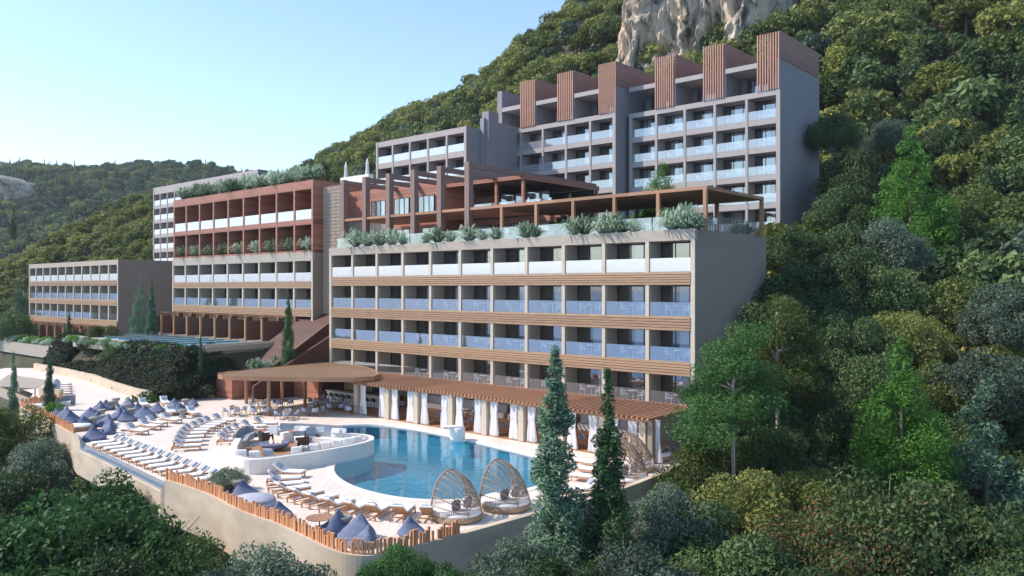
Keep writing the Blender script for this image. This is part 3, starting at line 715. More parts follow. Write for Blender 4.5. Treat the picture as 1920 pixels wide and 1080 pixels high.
for i in range(9):
    t = .6 + (L - 1.5) * i / 8; w = p0 + d.normalized() * t + Vector((math.sin(rz), -math.cos(rz), 0)) * .55
    KS.place(w, rz, 'black bar stool at the white bar counter, %s from the left' % ORD[i], 'bar stools')
# white furniture on the roof terrace
chm, tbm = chair_mesh('terrace_chair'), table_mesh('terrace_table', r=.45)
for i in range(17):
    u = -30 + i * 1.85; v = 2.0 + (i % 2) * 1.5
    tag(ob('terrace_table', tbm, None, B(u, v, RT + .02), ANG), 'white table on the roof terrace behind the glass, %s from the left' % ORD[i], 'table', 'roof terrace tables')
    for k, s_ in enumerate((-1, 1)): tag(ob('terrace_chair', chm, None, B(u + .7 * s_, v, RT + .02), ANG - s_ * 1.6), 'white chair %s of the %s roof terrace table from the left' % (('left', 'right')[k], ORD[i]), 'chair', 'roof terrace chairs')
# balcony tables and chairs of the main wing
chm, tbm = chair_mesh('balcony_chair'), table_mesh('balcony_table')
fl = ['top', 'second', 'third', 'lowest']
for r, (zf, zo) in enumerate(A_rows):
    for k in range(5 if r == 0 else 3, 11):
        u = -42.4 + bwA * k
        lab = '%s balcony floor, %s bay from the right' % (fl[r], ORD[10 - k])
        tag(ob('balcony_table', tbm, None, B(u + 2.1, .85, zf + .01), ANG), 'small white table on the ' + lab, 'table', 'balcony tables')
        tag(ob('balcony_chair', chm, None, B(u + 1.35, .9, zf + .01), ANG + 1.7), 'white chair left of the table on the ' + lab, 'chair', 'balcony chairs')
        tag(ob('balcony_chair', chm, None, B(u + 2.85, .9, zf + .01), ANG - 1.7), 'white chair right of the table on the ' + lab, 'chair', 'balcony chairs')
for r in range(4):
    for k in range(5):
        u = -27.7 + 3.88 * k; z = 29.98 - 3.09 * r
        tag(ob('balcony_table', tbm, None, B(u + 2.2, 35.3, z + .01), ANG), 'white table on the tower balcony, %s row down and %s bay from the right' % (ORD[r], ORD[4 - k]), 'table', 'tower balcony tables')
        tag(ob('balcony_chair', chm, None, B(u + 1.4, 35.3, z + .01), ANG + 1.7), 'white chair on the tower balcony, %s row down and %s bay from the right' % (ORD[r], ORD[4 - k]), 'chair', 'tower balcony chairs')
# ------------------------------------------------------------------ pool deck
deck_px = [  # outer edge, points on the top of the edge wall (z .7) then plain deck points
    (39, 759), (50, 767), (75, 777), (107, 794), (139, 812)]
e1 = [G(x, y, .7) for x, y in deck_px]
e2 = [G(x, y, .0) for x, y in ((150, 843), (205, 869), (260, 897), (307, 921))]
e3 = [G(x, y, .7) for x, y in ((314, 898), (355, 910), (400, 927), (457, 956), (525, 980), (580, 1006), (625, 1027), (662, 1037), (712, 1036), (790, 1017), (860, 999), (992, 963), (1080, 940), (1190, 905), (1290, 860), (1335, 815))]
front = e1 + e2 + e3
fz = [1] * len(e1) + [0] * len(e2) + [1] * len(e3)
back = [B(1.5, -4), B(1.5, 2), B(-44, 2), B(-44, -1.5)] + [G(395, 744), G(290, 737), G(216, 722), G(120, 700), G(62, 690), G(10, 690), G(-40, 700), G(22, 722), G(62, 738)]
pool_px = [(520, 826), (548, 808), (600, 799), (650, 796), (705, 795), (760, 800), (815, 809), (870, 821), (925, 834), (985, 848), (1040, 863), (1068, 880), (1060, 895), (1030, 908), (990, 919), (940, 930), (885, 937), (830, 940), (770, 938), (715, 930), (665, 917), (632, 901), (617, 884), (622, 868), (648, 856), (640, 846), (560, 846)]
def smoothp(P, it=2):
    for _ in range(it):
        Q = []
        for i, p in enumerate(P):
            q = P[(i + 1) % len(P)]; Q += [p.lerp(q, .25), p.lerp(q, .75)]
        P = Q
    return P
pool = smoothp([G(x, y) for x, y in pool_px])
fr_s = []
for i in range(len(front) - 1):
    if fz[i] == fz[i + 1]:
        p0_, p1_, p2_, p3_ = front[max(i - 1, 0)], front[i], front[i + 1], front[min(i + 2, len(front) - 1)]
        if max(i - 1, 0) != i - 1 or fz[max(i - 1, 0)] != fz[i]: p0_ = p1_
        if i + 2 >= len(front) or fz[i + 2] != fz[i]: p3_ = p2_
        for k in range(5):
            t = k / 5; fr_s.append(((2 * p1_ + (p2_ - p0_) * t + (2 * p0_ - 5 * p1_ + 4 * p2_ - p3_) * t * t + (3 * p1_ - p0_ - 3 * p2_ + p3_) * t ** 3) * .5, fz[i]))
    else: fr_s.append((front[i], fz[i]))
fr_s.append((front[-1], 1))
outer = [Vector((p.x, p.y, 0)) for p, _ in fr_s] + [Vector((p.x, p.y, 0)) for p in back]
def holed(name, outer, holes, z, m):
    loops = [[Vector((p.x, p.y, 0)) for p in L_] for L_ in [outer] + holes]
    tri = tessellate_polygon(loops); flat = [p for L_ in loops for p in L_]
    me = bpy.data.meshes.new(name); me.from_pydata([(p.x, p.y, z) for p in flat], [], [tuple(t) for t in tri]); me.materials.append(MATS[m])
    bm = bmesh.new(); bm.from_mesh(me)
    for f in bm.faces:
        f.normal_update()
        if f.normal.z < 0: f.normal_flip()
    bm.to_mesh(me); bm.free()
    return ob(name, me)
tag(holed('pool_deck', outer, [pool], 0, 'deck'), kind='structure')
b = MB(); b.prism([(p.x, p.y) for p in outer], -1.9, -1.2); tag(b.build('deck_slab', 'beige'), kind='structure')
# pool
b = MB(); n = len(pool)
b.add([(p.x, p.y, .0) for p in pool] + [(p.x, p.y, -1.15) for p in pool], [(i, (i + 1) % n, n + (i + 1) % n, n + i) for i in range(n)])
q = thing('swimming_pool', 'big curved blue swimming pool in front of the restaurant', 'pool', (0, 0, 0))
b.build('pool_wall', 'tile', q)
h = holed('pool_floor', pool, [], -1.15, 'tile'); h.parent = q
h = holed('water_surface', pool, [], -.10, 'pool_water'); h.parent = q
b = MB(); cen = sum(pool, Vector()) / n
b.wall([(p.x, p.y) for p in pool], .5, -.12, .03, True); b.build('coping', 'coping', q)
for x in ((703, 0), (742, 0)):
    pass
# edge wall, deep beige beam with a dip where the glass rail stands
path = []; zt = []; zb = []
for i, (p, k) in enumerate(fr_s):
    path.append(p); zt.append(.68 if k else -.02)
    x = PX(p)[0]; zb.append(-1.7 - 3.5 * sm((x - 560) / 160))
tag(MB().wall(path, .36, zb, zt).build('terrace_wall', 'wall_beige'), 'long curved beige parapet wall around the edge of the pool deck', 'wall')
# stake fences
def along(P, step):
    out = []; acc = 0
    for a, c in zip(P, P[1:]):
        L_ = (c - a).length; t = acc
        while t < L_: out.append((a.lerp(c, t / L_), (c - a).normalized())); t += step
        acc = t - L_
    return out
seg1 = [p for p, k in fr_s if PX(p)[0] < 142 and k]; seg2 = [p for p, k in fr_s if k and 300 < PX(p)[0] < 600]; seg3 = [p for p, k in fr_s if k and 595 < PX(p)[0] < 868]
ret = [G(39, 759, .7), G(60, 755, .7), G(116, 747, .7)]
for seg, lab in ((seg1, 'fence of uneven round timber stakes along the far left deck edge'), (ret, 'short fence of timber stakes closing the far left corner'), (seg2, 'fence of uneven timber stakes on the wall below the white loungers'), (seg3, 'fence of uneven timber stakes around the rounded front corner')):
    seg = [Vector((p.x, p.y, .66)) for p in seg]
    L_ = sum((a - c).length for a, c in zip(seg, seg[1:])); step = max(.155, L_ / 98)
    q = thing('stake_fence', lab, 'fence', seg[0])
    ms = [MB().box(-.05, .05, -.05, .05, 0, hh).mesh('stake', 'stake_wood') for hh in (.42, .50, .57, .64)]
    for i, (p, dd) in enumerate(along(seg, step)[:99]):
        if lab.endswith('corner') and random.random() < .06: continue
        ob('stake', random.choice(ms), q, p - seg[0] + Vector((random.uniform(-.03, .03), random.uniform(-.03, .03), 0)), math.atan2(dd.y, dd.x) + random.uniform(-.2, .2))
b = MB(); g_ = [e1[-1]] + e2 + [e3[0]]; g_[0] = Vector((g_[0].x, g_[0].y, 0)); b.wall([g_[1], g_[2], g_[3], g_[4]], .025, 0.0, .55)
tag(b.build('glass_rail', 'rail_clear'), 'low clear glass rail in the dip of the parapet by the lounger row', 'balustrade')
# rear beige walls
w1 = [G(x, y) for x, y in ((66, 694), (120, 704), (175, 717), (216, 733), (250, 744), (284, 752))]
tag(MB().wall(w1, .4, -.3, .95).build('planter_wall', 'wall_beige'), 'curving beige wall between the deck and the shrub bank', 'wall')
w2 = [G(x, y) for x, y in ((222, 722), (262, 730), (292, 738))]
tag(MB().wall(w2, .4, -.3, 1.3).build('planter_wall', 'wall_beige'), 'short beige wall stepping back above the curving wall', 'wall')
w3 = [G(x, y) for x, y in ((34, 730), (74, 727), (76, 742), (116, 746))]
tag(MB().wall(w3, .35, -.3, .85).build('planter_wall', 'wall_beige'), 'small beige wall with a canvas shade at the far left of the deck', 'wall')
# curved daybed bench at the far left corner
q = thing('curved_bench', 'long pale curved bench inside the far left stake fence', 'bench', G(100, 765))
pth = [G(x, y) - G(100, 765) for x, y in ((74, 771), (92, 765), (112, 761), (132, 760))]
MB().wall(pth, 1.3, .0, .4).build('base', 'pod_white', q); MB().wall([p + Vector((0, .9, 0)) for p in pth], .25, .0, .9).build('backrest', 'grey_cloth', q)
# ------------------------------------------------------------------ sunken lounge pod
rim_px = [(446, 822), (438, 838), (440, 849), (447, 857), (470, 861), (510, 858), (560, 851), (610, 843), (655, 835), (685, 828), (695, 823), (692, 818), (676, 815), (650, 813), (610, 810), (560, 808), (528, 812)]
rim = [G(x, y, .9) for x, y in rim_px]; rim2 = []
for i in range(len(rim) - 1):
    a, p_, c, d_ = rim[max(i - 1, 0)], rim[i], rim[i + 1], rim[min(i + 2, len(rim) - 1)]
    for k in range(4):
        t = k / 4; rim2.append((2 * p_ + (c - a) * t + (2 * a - 5 * p_ + 4 * c - d_) * t * t + (3 * p_ - a - 3 * c + d_) * t ** 3) * .5)
rim2.append(rim[-1])
cR = G(565, 832, .9)
q = thing('seating_pod', 'raised white curved seating island at the edge of the pool', 'lounge', (cR.x, cR.y, 0))
b = MB(); b.wall([p - cR for p in rim2], .45, -1.15, .92); b.build('rim_wall', 'pod_white', q)
b = MB(); b.prism([((p - cR).x * .97, (p - cR).y * .97) for p in rim2], -.9, .22); b.build('floor', 'floor_wood', q)
b = MB(); b.wall([(p - cR) * .885 for p in rim2[10:62]], .85, .2, .62); b.build('seat', 'white_cloth', q)
b = MB(); b.wall([(p - cR) * .945 for p in rim2[12:62]], .16, .2, .95); b.build('backrest', 'grey_cloth', q)
# grey sofa at the left opening
def sofa(label, pts, h=.85):
    q = thing('sofa', label, 'sofa', pts[0]); P = [p - pts[0] for p in pts]
    MB().wall(P, .9, .05, .42).build('seat', 'grey_cloth', q, bevel=.03)
    dd = (P[-1] - P[0]).normalized(); nn = Vector((-dd.y, dd.x, 0))
    MB().wall([p + nn * .42 for p in P], .2, .05, h).build('backrest', 'grey_cloth', q, bevel=.03); return q
sofa('grey curved sofa at the left opening of the seating island', [G(450, 838, .25), G(458, 826, .25), G(472, 820, .25), G(486, 820, .25)])
sofa('long pale sofa along the far side of the seating island', [G(520, 816, .25), G(560, 817, .25), G(600, 819, .25), G(640, 822, .25)])
def armchair(label, p, rz):
    q = thing('armchair', label, 'armchair', p, rz)
    MB().box(-.38, .38, -.38, .38, .08, .42).build('seat', 'grey_cloth', q, bevel=.04); MB().box(-.42, .42, .3, .45, .08, .8).build('backrest', 'metal_dark', q, bevel=.03)
    MB().box(-.46, -.38, -.35, .35, .1, .6).build('armrest', 'metal_dark', q); MB().box(.38, .46, -.35, .35, .1, .6).build('armrest', 'metal_dark', q)
armchair('dark armchair left of the fire bowl', G(500, 829, .24), 2.2); armchair('grey armchair right of the fire bowl', G(566, 838, .24), -1.2)
armchair('low grey armchair behind the fire bowl', G(583, 829, .24), .3)
q = thing('fire_bowl', 'round dark blue fire bowl with small flames in the seating island', 'fire bowl', G(515, 842, .24))
b = MB(); b.lathe([(.5, 0), (.95, .25), (1.0, .42), (.95, .45), (.8, .38), (.1, .36)], 24); b.build('bowl', 'blue_cloth', q, smooth=True)
mm, n_, l_, p_ = nmat('flame'); p_.inputs['Emission Color'].default_value = (1, .45, .3, 1); p_.inputs['Emission Strength'].default_value = 1.0; p_.inputs['Base Color'].default_value = (.9, .5, .4, 1); MATS['flame'] = mm
for dx, hh in ((-.25, .5), (.1, .65), (.35, .45)):
    b = MB(); b.lathe([(.05, .38), (.12, .5), (.08, .38 + hh * .6), (.01, .38 + hh)], 8, (dx, .1 * dx, 0)); b.build('flame', 'flame', q, smooth=True)
# cushions
cus = {}
for nm, m in (('white', 'white_cloth'), ('striped', 'stripe_cloth'), ('grey', 'pillow_cloth'), ('patterned', 'pattern_cloth')):
    b = MB(); b.box(-.34, .34, -.11, .11, 0, .64); cus[nm] = b.mesh('cushion', m, False, .05)
cl = [(512, 805.5, 'white'), (536, 806, 'grey'), (560, 807, 'white'), (572, 808, 'white'), (583, 810, 'grey'), (600, 809, 'striped'), (617, 810, 'grey'), (629, 812, 'white'), (640, 812, 'striped'), (556, 847, 'white'), (573, 845, 'patterned'), (590, 841, 'white'), (612, 837, 'white'), (635, 833, 'striped'), (655, 829, 'white'), (668, 826, 'white'), (452, 853, 'white'), (478, 855, 'white'), (505, 851, 'grey')]
for i, (x, y, c) in enumerate(cl):
    o = ob('cushion', cus[c], None, G(x, y + 8, .62 if i < 9 else .62), random.uniform(-.4, .4)); o.rotation_euler[0] = -.25 if i < 9 else .3
    side = 'far' if i < 9 else 'near'
    tag(o, '%s square cushion on the %s side of the seating island, %s along' % (c, side, ORD[i if i < 9 else i - 9]), 'cushion', 'cushions of the seating island')
# small round wooden tables
def rtable(label, p, r=.32, h=.55, cat='table'):
    q = thing('side_table', label, cat, p)
    MB().lathe([(r, h - .03), (r, h)], 20).build('table_top', 'pergola_wood', q); MB().lathe([(.03, .02), (.03, h - .03)], 8).build('leg', 'metal_dark', q); MB().lathe([(r * .55, 0), (r * .55, .02)], 14).build('base', 'metal_dark', q)
rtable('round wooden side table on the far sofa of the island', G(550, 826, .24), .35, .7); rtable('round wooden side table near the grey sofa', G(490, 822, .24)); rtable('wooden side table on the near rim of the island', G(487, 858, .6), .3, .35)
rtable('round orange wooden bistro table at the front stake fence', G(599, 1000), .62, .74); rtable('round wooden table top behind the fence left of the potted tree', G(426, 925), .38, .6)
# ------------------------------------------------------------------ sun loungers
lg = thing('sun_lounger', 'x', 'sun lounger')
f = MB()
for y in (-.33, .33): f.box(-.95, .98, y - .03, y + .03, .22, .29)
for x in (-.95, .92, -.3): f.box(x, x + .06, -.3, .3, .225, .285)
for k in range(7): f.box(-.2 + k * .17, -.12 + k * .17, -.3, .3, .29, .31)
f.build('frame', 'teak', lg)
def tiltbox(b, x0, x1, y0, y1, z0, z1, px, pz, a):
    o = len(b.v); b.box(x0, x1, y0, y1, z0, z1); ca, sa = math.cos(a), math.sin(a)
    for i in range(o, len(b.v)):
        x, y, z = b.v[i]; dx, dz = x - px, z - pz; b.v[i] = (px + dx * ca + dz * sa, y, pz - dx * sa + dz * ca)
f = MB(); tiltbox(f, -1.0, -.3, -.3, .3, .29, .325, -.3, .3, R_(36)); f.build('backrest', 'teak', lg)
for x in (-.9, .9):
    for y in (-.33, .33): MB().box(x - .03, x + .03, y - .03, y + .03, 0, .22).build('leg', 'teak', lg)
f = MB(); f.box(-.3, 1.02, -.34, .34, .32, .41); f.build('mattress', 'white_cloth', lg, bevel=.03)
f = MB(); tiltbox(f, -1.06, -.27, -.34, .34, .33, .42, -.3, .3, R_(36)); f.build('back_cushion', 'white_cloth', lg, bevel=.03)
f = MB(); tiltbox(f, -.95, -.52, -.24, .24, .42, .53, -.3, .3, R_(36)); f.build('pillow', 'pillow_cloth', lg, bevel=.04)
KL = Kind(lg); LPOS = []
def lounger(head, foot, label, group):
    h, f_ = (G(*head) if len(head) == 2 else Vector(head)), (G(*foot) if len(foot) == 2 else Vector(foot)); c = (h + f_) / 2
    LPOS.append((label, c, (h - f_).length)); c.z = .004
    return KL.place(c, math.atan2(f_.y - h.y, f_.x - h.x) + random.uniform(-.035, .035), label, group)
gA = 'white loungers in the long row at the left deck edge'
for i in range(13):
    h = Vector((-28.1, 57.6, 0)).lerp(Vector((-17.0, 46.6, 0)), i / 12)
    lounger(tuple(h), tuple(h + Vector((-1.5, -1.15, 0))), 'white sun lounger in the row facing the left deck edge, %s from the far end' % ORD[i], gA)
gB = 'white loungers fanned around the near pool curve'
hp = [(509, 893), (494, 909), (494, 922), (502, 935), (532, 947), (562, 957), (596, 967), (640, 974), (688, 979), (742, 982), (797, 983)]
fp = [(572, 895), (569, 905), (574, 915), (590, 921), (612, 929), (636, 937), (666, 945), (697, 951), (730, 956), (768, 959), (812, 961)]
for i, (a, c) in enumerate(zip(hp, fp)): lounger(a, c, 'white sun lounger fanned around the near pool curve, %s from the seating island' % ORD[i], gB)
gC = 'white loungers in the curved row in mid deck'
hp = [(320, 846), (321, 837.5), (325, 829.5), (331, 822), (338, 815), (352, 809.5), (364, 804), (378, 799), (397, 794)]
fp = [(378, 843), (382, 834), (385, 826), (390, 819), (396, 813), (406, 808), (415, 803.5), (424, 799.5), (440, 795)]
for i, (a, c) in enumerate(zip(hp, fp)): lounger(a, c, 'white sun lounger in the curved row in mid deck, %s from the front' % ORD[i], gC)
gD = 'white loungers left of the seating island'
hp = [(413, 833), (416, 826), (421, 819.5), (433, 813), (452, 807), (474, 801)]; fp = [(452, 831.5), (459, 823.5), (466, 816.5), (479, 811), (497, 806), (520, 800.5)]
for i, (a, c) in enumerate(zip(hp, fp)): lounger(a, c, 'white sun lounger in the group beside the seating island, %s from the front' % ORD[i], gD)
sg = [((262, 759), (277, 768), 'facing the camera left of the beige wall end'), ((303, 756), (316, 764), 'farthest back between the beige wall end and red stairs'), ((314, 773), (326, 782), 'among the blue bean bags with its back to a lantern'),
      ((300, 791), (340, 794.5), 'lying sideways behind the curved row'), ((352, 776), (371, 783), 'facing the camera nearest the red staircase'), ((258, 803), (301, 807), 'left one of the side by side pair behind the long row'),
      ((272, 797), (314, 801), 'right one of the side by side pair behind the long row'), ((234, 812), (277, 816), 'lying sideways alone nearest the long row')]
for a, c, t in sg: lounger(a, c, 'white sun lounger ' + t, 'single loungers among the bean bags')
for i in range(5): lounger((102 - i * 0, 742.5 - i * 4.4), (130, 743 - i * 4.4), 'white sun lounger by the slim far left cypress, %s from the front' % ORD[i], 'loungers at the far left')
for i, (a, c) in enumerate([((1128, 880), (1088, 873)), ((1128, 893), (1084, 886)), ((1126, 907), (1078, 900)), ((1118, 925), (1062, 930))]): lounger(a, c, 'white sun lounger between the two tall cypresses, %s from the back' % ORD[i], 'loungers right of the pool')
# ------------------------------------------------------------------ bean bags
def beanbag():
    b = MB(); n = 16; prof = [(.44, 0), (.61, .06), (.64, .16), (.57, .28), (.42, .42), (.29, .56), (.17, .70), (.08, .81), (.02, .87)]
    vs = []; fs = []
    for j, (r, z) in enumerate(prof):
        k = j / (len(prof) - 1)
        for i in range(n):
            t = 2 * math.pi * i / n; c = math.cos(t); s_ = math.sin(t)
            rx = r * (1.15 if c > 0 else 1.0); x = rx * c - .42 * k ** 1.1; y = r * s_ * 1.1
            zz = z
            if j in (3, 4, 5, 6) and c > .1: x -= .12 * c; zz -= .10 * c
            w = 1 + .09 * noise.noise(Vector((c * 1.7, s_ * 1.7, z * 4))); vs.append((x * w, y * w, zz))
    for j in range(len(prof) - 1):
        for i in range(n): fs.append((j * n + i, j * n + (i + 1) % n, (j + 1) * n + (i + 1) % n, (j + 1) * n + i))
    fs.append(tuple(range(n))[::-1]); fs.append(tuple((len(prof) - 1) * n + i for i in range(n)))
    b.add(vs, fs); return b.mesh('bean_bag', 'blue_cloth', True)
bbm = beanbag()
c5 = lambda x, y: (160 + x / 6, 720 + y / 6); c3 = lambda x, y: (400 + x / 4, 820 + y / 4)
bb = [(c5(125, 302), 1.15), (c5(240, 290), 1.15), (c5(455, 285), 1.3), (c5(600, 330), 1.15), (c5(660, 388), 1.4), (c5(325, 398), 1.3), (c5(405, 366), 1.15), (c5(478, 418), 1.2), (c5(795, 325), 1.15), (c5(992, 290), 1.3), (c5(1095, 338), 1.25), (c5(1200, 248), .9),
      (c5(35, 390), 1.2), (c5(130, 440), 1.2), (c5(5, 495), 1.2), (c5(205, 470), 1.2), (c5(218, 560), 1.25), (c5(105, 632), 1.3), (c5(270, 500), .9), ((117, 786), 1.3), ((136, 792), 1.3), ((114, 777), 1.1), ((125, 797), 1.2),
      (c3(110, 410), 1.15), (c3(240, 438), 1.15), (c3(508, 595), 1.0), (c3(880, 712), 1.55), (c3(1065, 765), 1.5), (c3(1105, 812), 1.2), (c3(1490, 735), 1.1)]
for i, ((x, y), s_) in enumerate(bb):
    o = ob('bean_bag', bbm, None, G(x, y), random.uniform(-2.6, -.3) if i != 26 else 2.6, s_ * 1.06 * (.86 if i < 23 else .78))
    if i < 23: lab = 'blue bean bag in the left lounge area, %s counting from the back row' % ORD[i]
    else: lab = ['blue bean bag left of the potted tree', 'blue bean bag right of the potted tree', 'small blue bean bag peeking over the stake fence', 'large blue bean bag beside the orange bistro table', 'large blue bean bag at the rounded front corner', 'blue bean bag against the fence at the front corner', 'blue bean bag left of the near wicker pod'][i - 23]
    tag(o, lab, 'bean bag', 'blue bean bags')
def ottoman(label, p, r, m):
    q = thing('ottoman', label, 'ottoman', p); MB().lathe([(r * .92, 0), (r, .08), (r, .26), (r * .95, .28)], 24).build('base', m[0], q, smooth=True); MB().lathe([(r * .9, .285), (r * .96, .33), (r * .9, .42), (.05, .44)], 24).build('cushion', m[1], q, smooth=True)
ottoman('wide round pale blue ottoman by the front stake fence', G(475, 948), 1.15, ('chair_cloth', 'chair_cloth')); ottoman('round wood sided white ottoman at the left glass rail', G(147, 806), 1.0, ('pergola_wood', 'white_cloth'))
stm = MB().lathe([(.20, 0), (.22, .08), (.13, .22), (.13, .3), (.24, .42), (.25, .5), (.2, .52)], 14).mesh('stone_stool', 'stone_stool', True)
for i, (x, y) in enumerate([c5(345, 250), c5(470, 320), c5(190, 385), c5(95, 480), c5(525, 375), c5(1130, 262), c5(1092, 385), c5(225, 448), c5(300, 285), c3(182, 425), c3(985, 715)]):
    tag(ob('stone_stool', stm, None, G(x, y), 0, 1.5), 'grey hourglass stone stool %s' % (('among the bean bags, %s from the back' % ORD[i]) if i < 9 else ['under the potted tree at the fence', 'between the two large bean bags'][i - 9]), 'stool', 'stone stools')
lan = thing('lantern', 'x', 'lantern'); MB().box(-.1, .1, -.1, .1, .03, .3).build('glass_box', 'white_cloth', lan); MB().box(-.12, .12, -.12, .12, 0, .03).box(-.12, .12, -.12, .12, .3, .34).build('frame', 'metal_dark', lan); KN = Kind(lan)
for i, (x, y) in enumerate([c5(795, 372), c5(510, 475), c5(425, 580), c5(165, 572)]): KN.place(G(x, y), .4, 'small white lantern on the deck, %s from the back' % ORD[i], 'lanterns', 1.3)
# ------------------------------------------------------------------ dining sets
ch = thing('dining_chair', 'x', 'chair')
MB().box(-.25, .25, -.24, .24, .42, .50).build('seat', 'chair_cloth', ch, bevel=.03)
b = MB(); vs = []; n = 9
for i in range(n):
    t = R_(-10 + 200 * i / (n - 1)); r = .27
    for rr, z in ((r, .5), (r + .03, .80 - .13 * (abs(i - 4) / 4) ** 2), (r - .02, .80 - .13 * (abs(i - 4) / 4) ** 2), (r - .05, .5)): vs.append((rr * math.cos(t), rr * math.sin(t) * .95, z))
b.add(vs, [(4 * i + k, 4 * i + 4 + k, 4 * i + 4 + (k + 1) % 4, 4 * i + (k + 1) % 4) for i in range(n - 1) for k in range(4)] + [(0, 1, 2, 3), (4 * n - 1, 4 * n - 2, 4 * n - 3, 4 * n - 4)]); b.build('backrest', 'chair_cloth', ch)
for sx in (-1, 1):
    for sy in (-1, 1): MB().tube([(sx * .2, sy * .18, .42), (sx * .25, sy * .24, 0)], .018, 5).build('leg', 'pergola_wood', ch)
KCh = Kind(ch)
tb = thing('dining_table', 'x', 'table')
MB().lathe([(.42, .71), (.42, .745)], 22).build('table_top', 'slat_wood', tb); MB().lathe([(.035, .1), (.035, .71)], 8).build('post', 'metal_dark', tb)
b = MB()
for k in range(4): b.beam((0, 0, .16), (.42 * math.cos(k * 1.571 + .5), .42 * math.sin(k * 1.571 + .5), .03), .05, .05)
b.build('base', 'metal_dark', tb); KT = Kind(tb)
tabs = [(440, 779), (485, 765), (488, 779), (530, 764), (538, 786), (587, 779), (632, 771), (665, 776), (597, 762), (641, 757)]
for i, (x, y) in enumerate(tabs):
    c = G(x, y); KT.place(c, 0, 'round wooden dining table under the canopy, %s from the left' % ORD[i], 'canopy dining tables')
    for k in range(4):
        a = .55 + k * math.pi / 2 + i * .3; p = c + Vector((math.cos(a), math.sin(a), 0)) * .78
        KCh.place(p, a - math.pi / 2, 'grey tub chair at the %s canopy table, %s around it' % (ORD[i], ORD[k]), 'canopy dining chairs')
for i in range(8):
    u = -28.3 + i * 3.72
    for j, v in enumerate((-3.9, -1.4)):
        if j and i % 2: continue
        c = B(u, v, .06); KT.place(c, 0, 'round table in the %s restaurant bay from the bar, %s row' % (ORD[i], ('front', 'back')[j]), 'restaurant tables')
        for k in range(3):
            a = ANG + (.2, 1.9, 3.3)[k]; p = c + Vector((math.cos(a), math.sin(a), 0)) * .78
            KCh.place(p, a - math.pi / 2, 'white tub chair, %s bay from the bar, %s row, %s around its table' % (ORD[i], ('front', 'back')[j], ORD[k]), 'restaurant chairs')
    q = bthing('banquette', 'long white striped banquette in the %s restaurant bay from the bar' % ORD[i], 'bench', u - 1.2, 1.0, .05, 'restaurant banquettes')
    MB().box(0, 3.2, 0, .6, 0, .5).build('seat', 'white_cloth', q); MB().box(0, 3.2, .42, .66, .5, 1.15).build('backrest', 'stripe_cloth', q)
# white towel counter by the pool
q = thing('towel_counter', 'rounded white towel counter on the far pool edge before the curtains', 'counter', G(858, 826), .3)
MB().lathe([(.46, 0), (.55, .08), (.57, .5), (.55, .92), (.48, .99)], 24).build('body', 'white_paint', q, smooth=True); MB().box(-1.2, .3, -.35, .35, 1.0, 1.1).build('counter_top', 'white_paint', q)
# ------------------------------------------------------------------ wicker pods
def pod(label, c, rz, s=1.0):
    q = thing('wicker_daybed', label, 'daybed', c, rz, 'wicker pod daybeds'); q.scale = (s,) * 3
    MB().lathe([(1.15, 0), (1.25, .1), (1.25, .3)], 28).build('base', 'wicker', q, smooth=True)
    MB().lathe([(1.2, .3), (1.22, .38), (1.15, .5), (.1, .52)], 28).build('mattress', 'white_cloth', q, smooth=True)
    R1, R2 = 1.35, .50
    def P(t, k):   # t 0..1 around arch, k 0 big rim .. 1 small rim
        a = math.pi * t; bul = math.sin(math.pi * k) * .28
        r = R1 + (R2 - R1) * k + bul; h = r * (1.5 - .35 * k)
        return (r * math.cos(a) * (1), -.55 + 1.65 * k, .28 + h * math.sin(a) ** .85)
    b = MB(); b.tube([P(i / 28, 0) for i in range(29)], .045, 6); b.build('front_rim', 'wicker', q)
    b = MB(); b.tube([P(i / 16, 1) for i in range(17)], .03, 6); b.build('back_rim', 'wicker', q)
    for k in range(1, 14): MB().tube([P(k / 14, j / 8) for j in range(9)], .028, 5).build('rib', 'wicker', q)
    b = MB()
    for j in range(1, 22): b.tube([P(i / 24, j / 22) for i in range(25)], .015, 4, cap=False)
    b.build('weave', 'wicker', q)
    for x, m in ((-.5, 'pattern_cloth'), (.35, 'blue_cloth')):
        o = MB().box(x - .3, x + .3, .1, .3, .5, 1.0).build('cushion', m, q, True, .07)
pod('near wicker cocoon daybed in front of the pool', G(858, 972), -2.2, 1.0)
pod('second wicker cocoon daybed right of the nearest one', G(948, 952), -2.2, 1.05)
pod('wicker cocoon daybed just right of the smaller cypress', G(1172, 905), -2.3, 1.1)
pod('wicker cocoon daybed nearest the right restaurant column', G(1222, 860), -2.5, 1.1)
pod('wicker cocoon daybed between the other two at the right', G(1190, 880), -2.0, 1.0)
